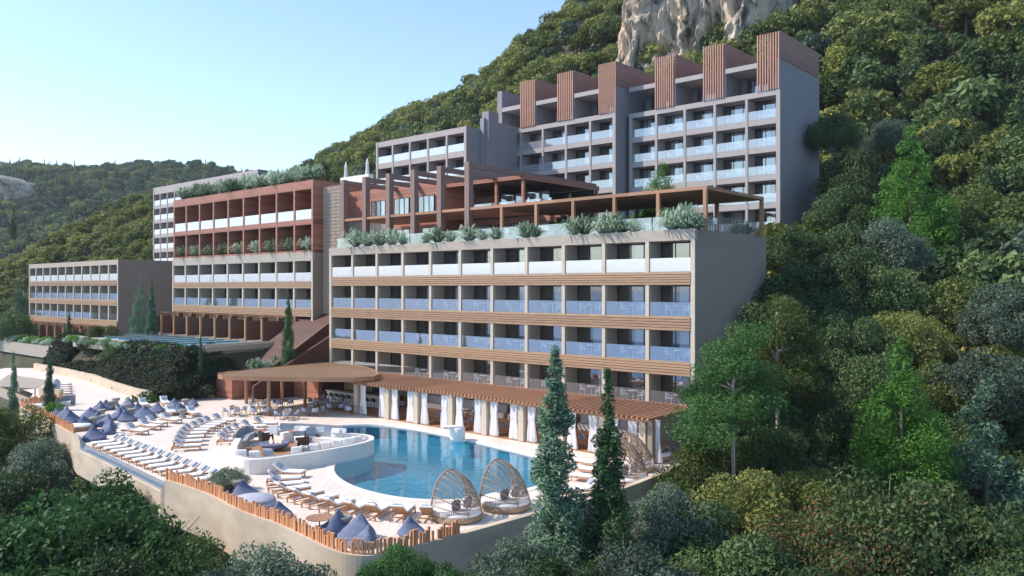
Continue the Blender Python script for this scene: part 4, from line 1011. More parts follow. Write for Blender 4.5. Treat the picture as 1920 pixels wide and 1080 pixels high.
# closed white parasols on the roof of the red storeys
def parasol(label, p, h=3.2):
    q = thing('closed_parasol', label, 'parasol', p); MB().lathe([(.04, 0), (.04, h)], 8).build('pole', 'white_paint', q); MB().lathe([(.25, .8), (.32, 1.0), (.16, h - .5), (.2, h - .4), (.03, h + .3)], 10).build('canopy', 'white_cloth', q, smooth=True)
parasol('closed white parasol on the red roof, left one', B(-55.5, 12, 23.8)); parasol('closed white parasol on the red roof, right one', B(-51.2, 12, 23.8))
q = bthing('roof_bar', 'white counter furniture below the closed parasols on the red roof', 'counter', -54, 10, 23.8); MB().box(0, 5.5, 0, .8, 0, 1.1).build('counter', 'white_paint', q)
q = thing('canvas_shade', 'beige canvas shade sail over the far left wall', 'shade sail', G(50, 722, 1.5))
MB().add([(-2.6, 1.2, .9), (2.3, .3, .4), (2.2, -2.2, -.1), (-1.8, -2.6, .2), (-2.6, 1.2, .93), (2.3, .3, .43), (2.2, -2.2, -.07), (-1.8, -2.6, .23)], [(0, 1, 2, 3), (4, 5, 6, 7), (0, 1, 5, 4), (1, 2, 6, 5), (2, 3, 7, 6), (3, 0, 4, 7)]).build('canvas', 'beige', q)
for x, y, z in ((2.2, .3, .4), (2.1, -2.1, -.1)): MB().box(x - .04, x + .04, y - .04, y + .04, -1.6, z).build('pole', 'metal_dark', q)
q = thing('iron_sculpture', 'dark branching iron sculpture on the terrace by the fifth brown post', 'sculpture', B(-28.2, 6.5, RT + 3.3))
for dx in (-.4, 0, .4): MB().tube([(dx * .3, 0, 0), (dx, 0, .8), (dx * 1.1, 0, 2.0)], .08, 6, r2=.03).build('branch', 'metal_dark', q)
# ------------------------------------------------------------------ foliage
L_CYPG = leafmat('leaf_cypress_green', [(.045, .10, .04), (.09, .18, .07), (.16, .27, .11)], .25)
def leaf_mesh(name, clumps, n, size, seed, m, aspect=.6, inner=.25, droop=0.0, extra=None):
    r = np.random.RandomState(seed); C_ = np.array(clumps, float); w = (C_[:, 3] * C_[:, 4] + C_[:, 3] * C_[:, 5]); w /= w.sum()
    idx = r.choice(len(C_), n, p=w); d = r.normal(size=(n, 3)); d /= np.linalg.norm(d, axis=1)[:, None]
    k = np.where(r.rand(n) < inner, r.uniform(.3, .85, n), r.uniform(.85, 1.12, n))[:, None]
    p = C_[idx, :3] + d * C_[idx, 3:6] * k
    nr = d + r.normal(size=(n, 3)) * .75; nr[:, 2] += .25; nr /= np.linalg.norm(nr, axis=1)[:, None]
    a = np.cross(nr, r.normal(size=(n, 3))); a /= np.linalg.norm(a, axis=1)[:, None] + 1e-9; b = np.cross(nr, a)
    s = (size * r.uniform(.6, 1.35, n))[:, None]; a = a * s; b = b * s * aspect
    if droop: a[:, 2] -= droop * s[:, 0]
    v = np.stack([p - a, p - b * .9, p + a, p + b * .9], 1).reshape(-1, 3).astype(np.float32)
    me = bpy.data.meshes.new(name); me.vertices.add(len(v)); me.vertices.foreach_set('co', v.ravel())
    me.loops.add(n * 4); me.loops.foreach_set('vertex_index', np.arange(n * 4, dtype=np.int32))
    me.polygons.add(n); me.polygons.foreach_set('loop_start', np.arange(0, n * 4, 4, dtype=np.int32))
    me.update(calc_edges=True); me.validate(); me.materials.append(m); return me
def dome(seed, R, H, nc, cr, z0=0, hollow=.45, flat=.8):
    """clumps on a dome shell of radius R and height H"""
    r = np.random.RandomState(seed); out = []
    for i in range(nc):
        a = r.uniform(0, 6.283); e = math.acos(r.uniform(-.25, 1)); k = r.uniform(hollow, 1.0)
        x = math.sin(e) * math.cos(a) * R * k; y = math.sin(e) * math.sin(a) * R * k; z = z0 + H * .45 + math.cos(e) * H * .55 * k
        c = cr * r.uniform(.6, 1.3); out.append((x, y, z, c, c, c * flat))
    return out
def cone(seed, R, H, layers, cr, p=1.0, per=7):
    r = np.random.RandomState(seed); out = []
    for i in range(layers):
        t = (i + .5) / layers; rad = R * (1 - t) ** p
        for k in range(max(2, int(per * (1 - t) + 1))):
            a = r.uniform(0, 6.283); q = rad * r.uniform(.35, 1.0); c = cr * (1.15 - .7 * t) * r.uniform(.7, 1.3)
            out.append((q * math.cos(a), q * math.sin(a), H * t + r.uniform(-.3, .3), c, c, c * .85))
    out.append((0, 0, H * .97, cr * .3, cr * .3, cr * .6)); return out
def cyp(seed, R, H, n=46, k_=.42):
    r = np.random.RandomState(seed); out = []
    for i in range(n):
        t = r.uniform(0, 1) ** .9; rad = R * (1 - t) ** .75 * (.55 + .45 * min(1, t * 6)); a = r.uniform(0, 6.283); q = rad * r.uniform(.2, .75)
        c = max(.10, R * k_ * (1 - t) ** .6) * r.uniform(.7, 1.25); out.append((q * math.cos(a), q * math.sin(a), H * t, c, c, c * 1.7))
    out.append((0, 0, H * .985, .07, .07, .35)); return out
def trunk_mesh(name, m, segs, lean=0.0, seed=0):
    """unit trunk 1 m high r 1, limbs given in local units (scaled by object scale)"""
    b = MB(); rng = random.Random(seed)
    b.tube([(0, 0, 0), (0, 0, .35), (0, 0, .7), (0, 0, 1.0)], 1.0, 8, r2=.4); return b.mesh(name, m, True)
TRK = {'bark': trunk_mesh('trunk', 'bark', 3), 'pale_bark': trunk_mesh('trunk', 'pale_bark', 3)}
V = {}
V['broad'] = [leaf_mesh('crown', dome(s, 4.2, 6.0, 60, 1.05), 27000, .115, s, L_MID) for s in (1, 2)]
V['broad_dark'] = [leaf_mesh('crown', dome(s, 4.0, 5.6, 54, 1.0), 23000, .115, s, L_DARK) for s in (11, 12)]
V['broad_grey'] = [leaf_mesh('crown', dome(s, 4.0, 5.6, 50, 1.05), 23000, .11, s, L_GREY) for s in (21, 22)]
V['olive'] = [leaf_mesh('crown', dome(s, 4.0, 5.6, 46, 1.1), 22000, .12, s, L_OLIVE) for s in (31, 32)]
V['berry'] = [leaf_mesh('crown', dome(41, 4.4, 6.4, 60, 1.0), 26000, .105, 41, L_BERRY, inner=.35)]
V['conifer'] = [leaf_mesh('crown', cone(s, 4.2, 12, 20, .85, .8, 17), 36000, .12, s, L_BRIGHT, .45) for s in (51, 52)]
V['conifer_dark'] = [leaf_mesh('crown', cone(s, 4.0, 12, 18, .85, .8, 15), 22000, .14, s, L_DARK, .45) for s in (61,)]
V['conifer_blue'] = [leaf_mesh('crown', cone(s, 3.4, 12, 18, .8, .85, 13), 20000, .13, s, L_CYP, .35) for s in (63,)]
V['cypress'] = [leaf_mesh('crown', cyp(s, 1.3, 12, 130, .32), 30000, .09, s, L_CYP, .35) for s in (71, 72, 73)]
V['cypress_green'] = [leaf_mesh('crown', cyp(s, 1.3, 12, 130, .32), 30000, .09, s, L_CYPG, .35) for s in (74,)]
def pads(seed, R, H, nb, cr):
    r = np.random.RandomState(seed); out = []; limbs = []
    for i in range(nb):
        a = r.uniform(0, 6.283); t = r.uniform(.05, 1); rad = R * (1 - .75 * t) * r.uniform(.4, 1); z = H * t
        limbs.append(((0, 0, z * .75), (rad * math.cos(a) * .6, rad * math.sin(a) * .6, z * .85), (rad * math.cos(a), rad * math.sin(a), z)))
        for k in range(6):
            c = cr * r.uniform(.6, 1.2); out.append((rad * math.cos(a) + r.normal() * cr * .7, rad * math.sin(a) + r.normal() * cr * .7, z + r.normal() * cr * .4, c, c, c * .75))
    return out, limbs
PADS = [pads(81, 3.6, 8.5, 26, 1.05), pads(82, 3.4, 8.0, 24, 1.0)]
V['pine'] = [leaf_mesh('crown', PADS[i][0], 26000, .13, 81 + i, (L_MID, L_OLIVE)[i], .4) for i in range(2)]
PL = []
for i in range(2):
    b = MB()
    for l_ in PADS[i][1]: b.tube(l_, .10, 5, r2=.03)
    PL.append(b.mesh('limbs', 'pale_bark'))
# twiggy limbs for the broad trees
TW = []
for s in (5, 6):
    b = MB(); r = random.Random(s)
    for i in range(16):
        a = r.uniform(0, 6.28); k = r.uniform(2.4, 4.3); z = r.uniform(1.5, 6.2) if k < 3.6 else r.uniform(1.5, 4)
        b.tube([(0, 0, .6), (k * .35 * math.cos(a), k * .35 * math.sin(a), z * .6), (k * .7 * math.cos(a + .15), k * .7 * math.sin(a + .15), z * .85), (k * math.cos(a + .05), k * math.sin(a + .05), z)], .07, 5, r2=.012)
    TW.append(b.mesh('limbs', 'bark'))
# far crowns, fewer and larger leaves
V['f_cone'] = [leaf_mesh('crown', cone(s, 3.0, 11, 12, 1.1, .8, 8), 2200, .36, s, L_DARK, .45) for s in (108, 109)]
V['f_olive'] = [leaf_mesh('crown', dome(s, 4.3, 7.0, 22, 1.5), 1900, .42, s, L_OLIVE) for s in (101, 102)]
V['f_dark'] = [leaf_mesh('crown', dome(s, 4.2, 7.2, 20, 1.5), 1900, .42, s, L_DARK) for s in (103,)]
V['f_mid'] = [leaf_mesh('crown', dome(s, 4.0, 6.6, 18, 1.6), 1800, .42, s, L_YEL) for s in (104, 105)]
V['f_grey'] = [leaf_mesh('crown', dome(s, 3.8, 6.2, 18, 1.4), 1700, .40, s, L_GREY) for s in (106,)]
V['f_cyp'] = [leaf_mesh('crown', cyp(107, 1.5, 10, 40), 900, .42, 107, L_DARK)]
V['shrub'] = [leaf_mesh('shrub', dome(s, .95, 1.1, 12, .38), 1500, .085, s, L_SHRUB, inner=.3) for s in (111, 112)]
V['shrub_l'] = [leaf_mesh('shrub', dome(s, .9, 1.2, 10, .35), 900, .09, s, L_FERN, inner=.3) for s in (113,)]
V['shrub_b'] = [leaf_mesh('shrub', dome(s, .9, 1.2, 10, .35), 900, .09, s, L_BRIGHT, inner=.3) for s in (114,)]
V['f_shrub'] = [leaf_mesh('shrub', dome(s, 1.6, 1.8, 12, .6), 1100, .18, s, L_DARK) for s in (115,)]
def tree(label, kind, px, top, Y, R, Hc=None, name='tree', cat='tree', group=None, trunk='bark', sink=None, tr=None, i=0, vs=None):
    """crown fitted under the pixel-free world point at(px, top, Y); the trunk runs down to the terrain"""
    key = {'cypress': (1.25, 12), 'cypress_green': (1.25, 12), 'conifer': (4.0, 12.6), 'conifer_dark': (4.0, 12.6), 'conifer_blue': (3.4, 12.6), 'pine': (4.2, 9.2), 'berry': (5.0, 7.2), 'shrub': (1.2, 1.4), 'shrub_l': (1.1, 1.5)}
    r0, h0 = key.get(kind, (4.8, 7.0)); p = at(px, top, Y); g = hgt(p.x, p.y) - .3 if sink is None else sink
    s = R / r0; sz = (Hc / h0) if Hc else s
    zc = p.z - h0 * sz; t = thing(name, label, cat, (p.x, p.y, min(g, zc)), 0, group)
    z0 = min(g, zc)
    me = V[kind][i % len(V[kind])]; c = ob('crown', me, t, (0, 0, zc - z0), random.uniform(0, 6.28), (s, s, sz))
    if kind == 'pine': ob('limbs', PL[i % 2], t, (0, 0, zc - z0), c.rotation_euler[2], (s, s, sz))
    if kind in ('broad', 'broad_dark', 'broad_grey', 'olive', 'berry') and R > 2: ob('limbs', TW[i % 2], t, (0, 0, zc - z0), random.uniform(0, 6), (s, s, sz))
    H = zc - z0 + h0 * sz * (.6 if 'con' in kind or 'cyp' in kind else .8 if kind == 'pine' else .5)
    if kind not in ('shrub', 'shrub_l'): ob('trunk', TRK[trunk], t, (0, 0, 0), 0, (tr or R * .055, tr or R * .055, H))
    return t
# cypresses
tree('tall blue green cypress in front of the pool, the larger of the pair', 'cypress', 1042, 655, 31.5, 1.85, 10.6, 'cypress_tree', 'cypress', i=0)
tree('tall slim green cypress in front of the pool restaurant, right of the larger one', 'cypress_green', 1138, 697, 31.0, 1.45, 10.2, 'cypress_tree', 'cypress')
tree('slim cypress beside the red staircase and round canopy', 'cypress_green', 540, 545, 84, .95, 8.6, 'cypress_tree', 'cypress', sink=0)
tree('thin cypress in the shrub bank left of the red staircase', 'cypress', 376, 622, 82, .55, 6.2, 'cypress_tree', 'cypress', sink=0, i=1)
tree('small cypress in front of the low left wing', 'cypress_green', 129, 582, 112, 1.15, 8.2, 'cypress_tree', 'cypress', sink=0)
tree('thin cypress rising through the pale deck at the far left', 'cypress', 93, 650, 74, .75, 6.8, 'cypress_tree', 'cypress', sink=-2, i=2)
tree('slim cypress at the left picture edge below the ramp', 'cypress', 25, 662, 68, .95, 9.5, 'cypress_tree', 'cypress', i=0)
tree('blue green conifer against the side wall of the low left wing, taller one', 'conifer_blue', 262, 512, 110, 1.5, 9.0, 'cypress_tree', 'cypress', sink=3)
tree('slimmer dark conifer right of the taller one at the side wall', 'cypress', 284, 522, 106, 1.1, 8.6, 'cypress_tree', 'cypress', sink=3, i=1)
tree('pale blue conifer left of the low left wing', 'conifer_blue', 40, 510, 150, 3.0, 12, 'cypress_tree', 'cypress')
# bushes and small trees near the hotel
tree('rounded multi stemmed green bush in front of the low left wing', 'olive', 190, 602, 104, 3.0, 5.0, 'bush', 'bush', sink=0)
tree("small dark bush between the gravel patio and the plunge pools", "broad_dark", 222, 634, 96, 2.2, 3.2, "bush", "bush", sink=0)
tree('dark round tree at the left end of the gravel patio', 'broad_dark', 22, 572, 132, 4.5, 6.5)
tree('potted olive tree on the deck beside the last lounger of the long row', 'broad_grey', 428, 866, 44.5, 1.25, 1.7, 'potted_tree', 'tree', sink=0, tr=.06)
# roof trees
for x, tp, Y, R, l in ((602, 292, 103, 1.7, 'dark clipped tree on the red roof, left and larger'), (631, 294, 102, 1.25, 'dark clipped conifer on the red roof, right of the larger one'), (697, 318, 101, .8, 'small dark conifer on the roof between the parasols and the grey block')):
    tree(l, 'conifer_dark' if x > 610 else 'broad_dark', x, tp, Y, R, 4.2 if x < 650 else 2.6, 'roof_tree', 'tree', sink=23.8)
tree('bright green conifer behind the long pergola', 'conifer', 1243, 300, 72, 3.2, 7.0, 'conifer_tree', 'tree', sink=15.4)
tree('small green conifer top showing under the brown canopy', 'conifer', 1069, 360, 78, 1.3, 3.5, 'conifer_tree', 'tree', sink=15.4)
tree('dark bush seen below the long pergola roof', 'broad_dark', 1062, 398, 70, 1.9, 2.8, 'bush', 'bush', sink=15.4)
tree('green bush behind the terrace glass right of the centre', 'broad', 1222, 388, 66, 1.6, 2.3, 'bush', 'bush', sink=15.4)
tree('dark rounded bush behind the terrace glass near the corner post', 'broad_dark', 1262, 386, 66, 1.5, 2.2, 'bush', 'bush', sink=15.4)
# big trees below the deck
big = [('broad', 70, 882, 35, 6.2, 'large bright green tree filling the lower left corner'), ('broad', 250, 925, 37, 4.8, 'broad green tree under the left part of the deck wall'), ('broad_dark', 160, 1010, 31, 4.0, 'dark leafy tree at the bottom edge below the large left one'),
       ('broad', 165, 875, 44, 3.9, 'bright leafy tree crown just under the lounger row wall'), ('broad_dark', 350, 985, 37, 3.2, 'dark tree in shade under the deck overhang'),
       ('broad_grey', 85, 800, 58, 3.4, 'grey green tree beside the far left stake fence'), ('olive', 15, 745, 62, 3.6, 'yellow green tree at the left edge below the ramp'), ('broad_dark', 20, 855, 52, 4.0, 'dark green tree at the left edge between the pale and bright ones'),
       ('broad_dark', 200, 860, 57, 3.5, 'dark tree in the shade behind the leafy crown'), ('broad_grey', 500, 990, 29.5, 2.9, 'blue green tree at the bottom in front of the deck wall'), ('broad_grey', 425, 1035, 28, 2.2, 'blue green low tree crown left of the taller bottom one'),
       ('broad', 750, 1003, 27.5, 1.35, 'small rounded green treetop under the front corner of the deck'), ('broad', 812, 1035, 27, 1.75, 'rounded green treetop at the bottom right of the smaller one'), ('broad', 715, 1045, 26.5, 1.3, 'lowest green treetop at the bottom edge of the deck corner'),
       ('broad_grey', 990, 975, 29, 2.3, 'feathery grey green tree at the foot of the larger cypress'), ('broad_grey', 1260, 880, 33, 2.6, 'grey green tree right of the smaller cypress'), ('broad_dark', 1060, 1020, 27, 2.4, 'dark tree at the bottom between the two cypresses'),
       ('broad_grey', 1195, 990, 28, 2.6, 'grey shaded tree at the bottom right of the cypresses'), ('olive', 1330, 800, 43, 3.2, 'dark olive tree against the right end of the restaurant pergola'), ('broad_dark', 1290, 905, 33, 3.2, 'dark bushy tree right of the wicker pods'),
       ('olive', 1400, 860, 38, 3.2, 'olive tree below the two pale trunks'), ('olive', 1530, 845, 40, 3.0, 'yellow olive tree in front of the dark conifers'), ('broad_dark', 1350, 965, 30, 3.4, 'dark tree in the lower right foreground, leftmost'),
       ('berry', 1690, 855, 34, 5.0, 'large tree dotted with red berries in the lower right corner'), ('berry', 1560, 930, 32, 3.6, 'smaller tree dotted with red berries left of the large one'), ('berry', 1840, 920, 34, 4.2, 'berry speckled tree at the right picture edge'),
       ('broad_dark', 1470, 1000, 29, 3.0, 'dark shaded tree at the bottom edge left of the berry trees'), ('broad_dark', 1870, 1010, 30, 3.0, 'dark tree in the extreme lower right corner'), ('broad_grey', 1260, 1030, 27, 2.4, 'grey green tree at the bottom edge near the centre right'),
       ('conifer', 1690, 620, 43, 3.5, 'bright green conifer in the right foreground'), ('conifer_dark', 1545, 660, 46, 3.6, 'dark green conifer left of the bright foreground one'), ('conifer_blue', 1850, 690, 43, 4.6, 'blue green spreading conifer at the right edge'),
       ('broad_dark', 1620, 720, 50, 3.5, 'dark tree in the gap between the two foreground conifers'), ('broad_dark', 1450, 770, 46, 3.4, 'dark thicket tree behind the two pale trunks'), ('broad_dark', 1770, 760, 47, 3.6, 'dark tree between the bright conifer and the blue one'),
       ('conifer', 1708, 222, 78, 5.4, 'tall bright green conifer halfway up the right slope'), ('broad_dark', 1560, 400, 70, 4.6, 'dark pine right of the grey tower foot, upper left one'), ('broad_grey', 1665, 385, 68, 4.2, 'grey green pine on the slope below the tall bright conifer'),
       ('broad_dark', 1480, 412, 70, 3.4, 'dark tree beside the right corner of the roof terrace'), ('broad_dark', 1500, 470, 64, 4.4, 'dark tree against the shaded side wall of the main wing'), ('broad_dark', 1590, 440, 63, 4.4, 'dark pine standing in the shade in the middle of the slope'),
       ('broad_dark', 1660, 470, 62, 4.2, 'dark shaded pine right of the middle one'), ('broad_dark', 1540, 520, 60, 4.2, 'dark tree above the pale trunked pines'), ('broad_dark', 1450, 540, 60, 3.8, 'dark tree low against the side wall of the main wing'),
       ('olive', 1760, 500, 62, 5.0, 'golden olive tree on the right slope'), ('olive', 1700, 545, 57, 4.0, 'golden leafed tree left of the larger golden one'), ('broad_dark', 1600, 560, 56, 3.8, 'dark tree over the bare trunks on the slope'), ('broad_grey', 1895, 500, 56, 4.2, 'pale silver tree at the right picture edge'),
       ('broad_grey', 1860, 620, 50, 3.8, 'silver grey tree under the pale one at the right edge'), ('olive', 1800, 640, 52, 3.6, 'brown olive tree above the blue conifer'), ('broad_dark', 1560, 200, 92, 3.6, 'blue green tree close to the right wall of the grey tower'), ('broad_grey', 1665, 208, 98, 3.8, 'pale feathery tree left of the tall bright conifer'),
       ('broad_dark', 1600, 270, 88, 4.6, 'dark tree right of the grey tower halfway up'), ('broad_dark', 1580, 330, 82, 4.6, 'dark tree below the blue green one at the tower wall'), ('olive', 1830, 330, 84, 6.0, 'large golden brown tree right of the tall bright conifer'), ('broad_dark', 1780, 200, 96, 5.0, 'dark round tree upper right above the golden brown one'),
       ('broad', 1328, 690, 45, 2.0, 'green leafy tree crown against the lower corner of the main wing'), ('broad_dark', 1640, 640, 50, 3.2, 'small dark tree beneath the slope trunks')]
for n_, (kind, x, tp, Y, R, lab) in enumerate(big):
    con = 'con' in kind
    if con: tree(lab, kind, x, tp, Y, R, R * 3.0, 'conifer_tree', 'tree', i=n_)
    else: tree(lab, kind, x, tp, Y, R, R * 1.65, 'tree', 'tree', i=n_)
tree('blue green pine with pale trunk right of the main wing, left of the pair', 'pine', 1375, 600, 42, 2.9, 6.0, 'pine_tree', 'pine', trunk='pale_bark', tr=.16, i=0)
tree('olive green pine with pale trunk, right and taller of the pair', 'pine', 1458, 545, 46, 3.1, 6.2, 'pine_tree', 'pine', trunk='pale_bark', tr=.17, i=1)
# ------------------------------------------------------------------ planter plants
def fern(seed, n=46, L_=.85, w=.075):
    b = MB(); r = random.Random(seed); vs = []; fs = []
    for i in range(n):
        a = r.uniform(0, 6.283); e = r.uniform(.35, 1.35); l_ = L_ * r.uniform(.7, 1.25); c, s_ = math.cos(a), math.sin(a); ww = w * r.uniform(.8, 1.6)
        o = len(vs); q = [(0, .05), (.5, .62), (.85, .75), (1.1, .5)]
        for t, h in q:
            rr = t * l_ * math.cos(e) * 1.25; z = h * l_ * math.sin(e) * 1.5; k = ww * (1.15 - t)
            vs += [(rr * c - s_ * k, rr * s_ + c * k, z), (rr * c + s_ * k, rr * s_ - c * k, z)]
        for j in range(3): fs.append((o + 2 * j, o + 2 * j + 1, o + 2 * j + 3, o + 2 * j + 2))
    b.add(vs, fs); me = b.mesh('planter_plant', L_FERN); return me
FN = [fern(i, 110) for i in range(4)]
def plant(label, p, s, group, i=None): return tag(ob('planter_plant', FN[random.randrange(4)], None, p, random.uniform(0, 6), s), label, 'plant', group)
n_ = 0
for i, (x, s_) in enumerate(((668, 1.5), (690, 1.2), (712, 1.3), (735, 1.35), (756, .9), (800, .8), (822, 1.2), (845, .9), (880, 1.2), (905, .8), (930, .9), (988, 1.1), (1004, .9), (1078, 1.15), (1098, 1.25), (1130, 1.2), (1145, 1.3), (1165, .9), (1190, .8), (1262, 1.25), (1285, 1.45), (1305, .9), (1395, .8), (1415, .8))):
    if x < 1320: p = onv(x, 540, .55)
    else: k = (x - 960) / FPX; p = B(-.6, (x - 1305) * .085); 
    p.z = RT - .1; plant('silvery fern like plant in the roof terrace planter, %s from the left' % ORD[i], p, s_ * 1.3, 'roof terrace plants')
for i, x in enumerate((345, 358, 372, 388, 402, 420, 436, 448, 463, 480, 497, 512, 524, 538, 552, 566, 578, 590)):
    p = onv(x, 540, 4.6 + (i % 3) * .5); p.z = 23.75; plant('silvery green plant along the red roof edge, %s from the left' % ORD[i], p, (1.9, 1.2, 2.2)[i % 3], 'red roof plants')
for k in range(9): p = B(-84.6 + bw2 * (k + .6), 4.3); p.z = 15.5; plant('fern like plant in the lower red balcony, %s from the left' % ORD[k], p, 1.7, 'red balcony plants')
for i, (x, y, z, s_) in enumerate(((480, 690, 2.6, 1.4), (500, 688, 2.6, 1.1), (520, 684, 2.6, 1.4), (536, 684, 2.6, 1.2), (576, 676, 2.6, 1.8), (590, 672, 2.6, 1.5), (566, 684, 2.6, 1.3))):
    plant('silvery plant on the red planter wall behind the round canopy, %s from the left' % ORD[i], G(x, y + 8, z), s_, 'plants behind the round canopy')
rr = random.Random(5)
for i in range(30):
    u = -85 + i * 1.03; p = B(u, -9.9 + rr.uniform(-.3, .3)); p.z = 4.1
    t = tag(ob('bush', V[('shrub_l', 'shrub_l', 'shrub_b')[i % 3]][0], None, p, rr.uniform(0, 6), rr.uniform(.65, .9)), '%s bush in the planter below the plunge pools, %s from the left' % (('silvery', 'silvery', 'bright green')[i % 3], ORD[i]), 'bush', 'bushes below the plunge pools')
for i in range(30):
    u = -146 + i * 1.6; p = B(u, -5.8 + rr.uniform(-.5, .5)); p.z = 2.3
    tag(ob('bush', V[('shrub_l', 'shrub_b', 'shrub_l')[i % 3]][0], None, p, rr.uniform(0, 6), rr.uniform(.9, 1.3)), '%s bush in front of the gravel patio, %s from the left' % (('silvery', 'bright green', 'silvery')[i % 3], ORD[i]), 'bush', 'bushes before the gravel patio')
for i, (x, y) in enumerate(((243, 612), (8, 628))):
    p = G(x, y, 5.0 if i == 0 else 2.5); tag(ob('bush', V['shrub_b'][0], None, p, 0, 2.2), ('bright green bush beside the conifers at the side wall', 'bright green bush at the left edge of the gravel patio')[i], 'bush')
p = G(97, 782); p.z = .1; tag(ob('bush', V['shrub_b'][0], None, p, 0, .9), 'small green bush by the curved bench', 'bush')
# ------------------------------------------------------------------ scattering of masses with geometry nodes
def scatter(name, label, pts, scl, rot, sources, cat=None):
    me = bpy.data.meshes.new(name); me.vertices.add(len(pts)); me.vertices.foreach_set('co', np.array(pts, np.float32).ravel())
    a = me.attributes.new('scl', 'FLOAT_VECTOR', 'POINT'); a.data.foreach_set('vector', np.array(scl, np.float32).ravel())
    a = me.attributes.new('rotz', 'FLOAT', 'POINT'); a.data.foreach_set('value', np.array(rot, np.float32))
    a = me.attributes.new('pick', 'INT', 'POINT'); a.data.foreach_set('value', np.random.RandomState(4).randint(0, len(sources), len(pts)).astype(np.int32))
    o = ob(name, me); ng = bpy.data.node_groups.new(name, 'GeometryNodeTree')
    ng.interface.new_socket('Geometry', in_out='INPUT', socket_type='NodeSocketGeometry'); ng.interface.new_socket('Geometry', in_out='OUTPUT', socket_type='NodeSocketGeometry')
    N = ng.nodes; L = ng.links; gi = N.new('NodeGroupInput'); go = N.new('NodeGroupOutput'); ip = N.new('GeometryNodeInstanceOnPoints'); gt = N.new('GeometryNodeGeometryToInstance')
    for s in reversed(sources):
        oi = N.new('GeometryNodeObjectInfo'); oi.inputs['Object'].default_value = s; oi.transform_space = 'ORIGINAL'
        try: oi.inputs['As Instance'].default_value = False
        except Exception: pass
        L.new(oi.outputs['Geometry'], gt.inputs[0])
    def attr(nm, ty):
        q = N.new('GeometryNodeInputNamedAttribute'); q.data_type = ty; q.inputs[0].default_value = nm; return q.outputs[0]
    cx = N.new('ShaderNodeCombineXYZ'); L.new(attr('rotz', 'FLOAT'), cx.inputs[2])
    L.new(gi.outputs[0], ip.inputs['Points']); L.new(gt.outputs[0], ip.inputs['Instance']); ip.inputs['Pick Instance'].default_value = True
    L.new(attr('pick', 'INT'), ip.inputs['Instance Index']); L.new(cx.outputs[0], ip.inputs['Rotation']); L.new(attr('scl', 'FLOAT_VECTOR'), ip.inputs['Scale'])
    L.new(ip.outputs[0], go.inputs[0]); md = o.modifiers.new('scatter', 'NODES'); md.node_group = ng
    tag(o, label, cat, kind='stuff'); return o
def in_frame(p, m=60): 
    if p.y < 5: return False
    x, y = PX(p); return -m < x < 1920 + m and -m * 3 < y < 1140
# individual hillside trees nearest to us
rs = random.Random(11); cand = []
def poisson(fn, n, amin, bmax, keep, rmin):
    out = []; cell = {}
    for _ in range(n):
        a, b_ = rs.random(), rs.random() * bmax; p = fn(a, b_)
        if not in_frame(p, 120) or not keep(p): continue
        c = (int(p.x // rmin), int(p.y // rmin)); ok = True
        for i in (-1, 0, 1):
            for j in (-1, 0, 1):
                for q in cell.get((c[0] + i, c[1] + j), ()):
                    if (q.x - p.x) ** 2 + (q.y - p.y) ** 2 < rmin * rmin: ok = False
        if ok: cell.setdefault(c, []).append(p); out.append(p)
    return out
def keepm(p):
    x, y = PX(p + Vector((0, 0, 3))); u, v = UV(p.x, p.y)
    if 1160 < x < 1440 and v > 70 and v < 140 and y < 175: return rs.random() < .06
    if 1435 <= x < 1590 and v > 92 and y < 70: return rs.random() < .2
    return True
mt = poisson(mfn, 34000, 0, .95, keepm, 3.8)
nt = []
cell = {}
for _ in range(9000):
    u = rs.uniform(-9, 40); v = rs.uniform(14, 66)
    if v < 48 and u < -6: continue
    p = B(u, v); p.z = hgt(p.x, p.y)
    if not in_frame(p): continue
    c = (int(p.x // 4), int(p.y // 4))
    if any((q.x - p.x) ** 2 + (q.y - p.y) ** 2 < 15 for i in (-1, 0, 1) for j in (-1, 0, 1) for q in cell.get((c[0] + i, c[1] + j), ())): continue
    cell.setdefault(c, []).append(p); nt.append(p)
allp = sorted(mt + nt, key=lambda p: p.y + (0 if PX(p)[0] > 1500 else 25))
near, rest = allp[:290], allp[290:]
kinds = [('f_olive', 'olive green tree in the dense wood on the steep slope behind the hotel'), ('f_mid', 'yellow green tree in the dense wood on the steep slope behind the hotel'), ('f_dark', 'dark green tree in the dense wood on the steep slope behind the hotel'), ('f_grey', 'pale grey green tree in the dense wood on the steep slope behind the hotel')]
kinds.append(('f_cone', 'dark pointed conifer in the dense wood'))
kinds = [(a, l.replace(' on the steep slope behind the hotel', '')) for a, l in kinds]
def zone(p):
    x, y = PX(p)
    if x > 1560: return (' high on the right slope' if y < 230 else ' halfway up the right slope' if y < 430 else ' low on the right slope')
    if x > 1430: return ' behind the right end of the grey tower'
    if x > 1150: return ' around the foot of the pale cliff'
    if x > 900: return ' above the left half of the grey tower'
    return ' on the ridge left of the grey tower'
tkm = TRK['bark']; SRC = {}
for p in near:
    k = rs.choices(range(4), (5, 3, 2.2, 1.3))[0]
    if PX(p)[0] > 1500 and rs.random() < .2: k = 2
    if PX(p)[0] > 1480 and rs.random() < .14: k = 4
    kk, lab = kinds[k]; lab += zone(p); i = rs.randrange(len(V[kk])); s = rs.uniform(.52, 1.15)
    if PX(p)[0] > 1500 and p.y < 100 and p.z < 45: s *= .8
    t = thing('tree', lab, 'tree', (p.x, p.y, p.z - .5), 0, 'trees of the dense wood on the slope'); t.rotation_euler[2] = rs.uniform(0, 6)
    c = ob('crown', V[kk][i], t, (0, 0, 1.2), 0, s); ob('trunk', tkm, t, (0, 0, 0), 0, (.22, .22, 4.5)); SRC.setdefault(kk, c)
def srcs(*ks): return [SRC[k] for k in ks if k in SRC]
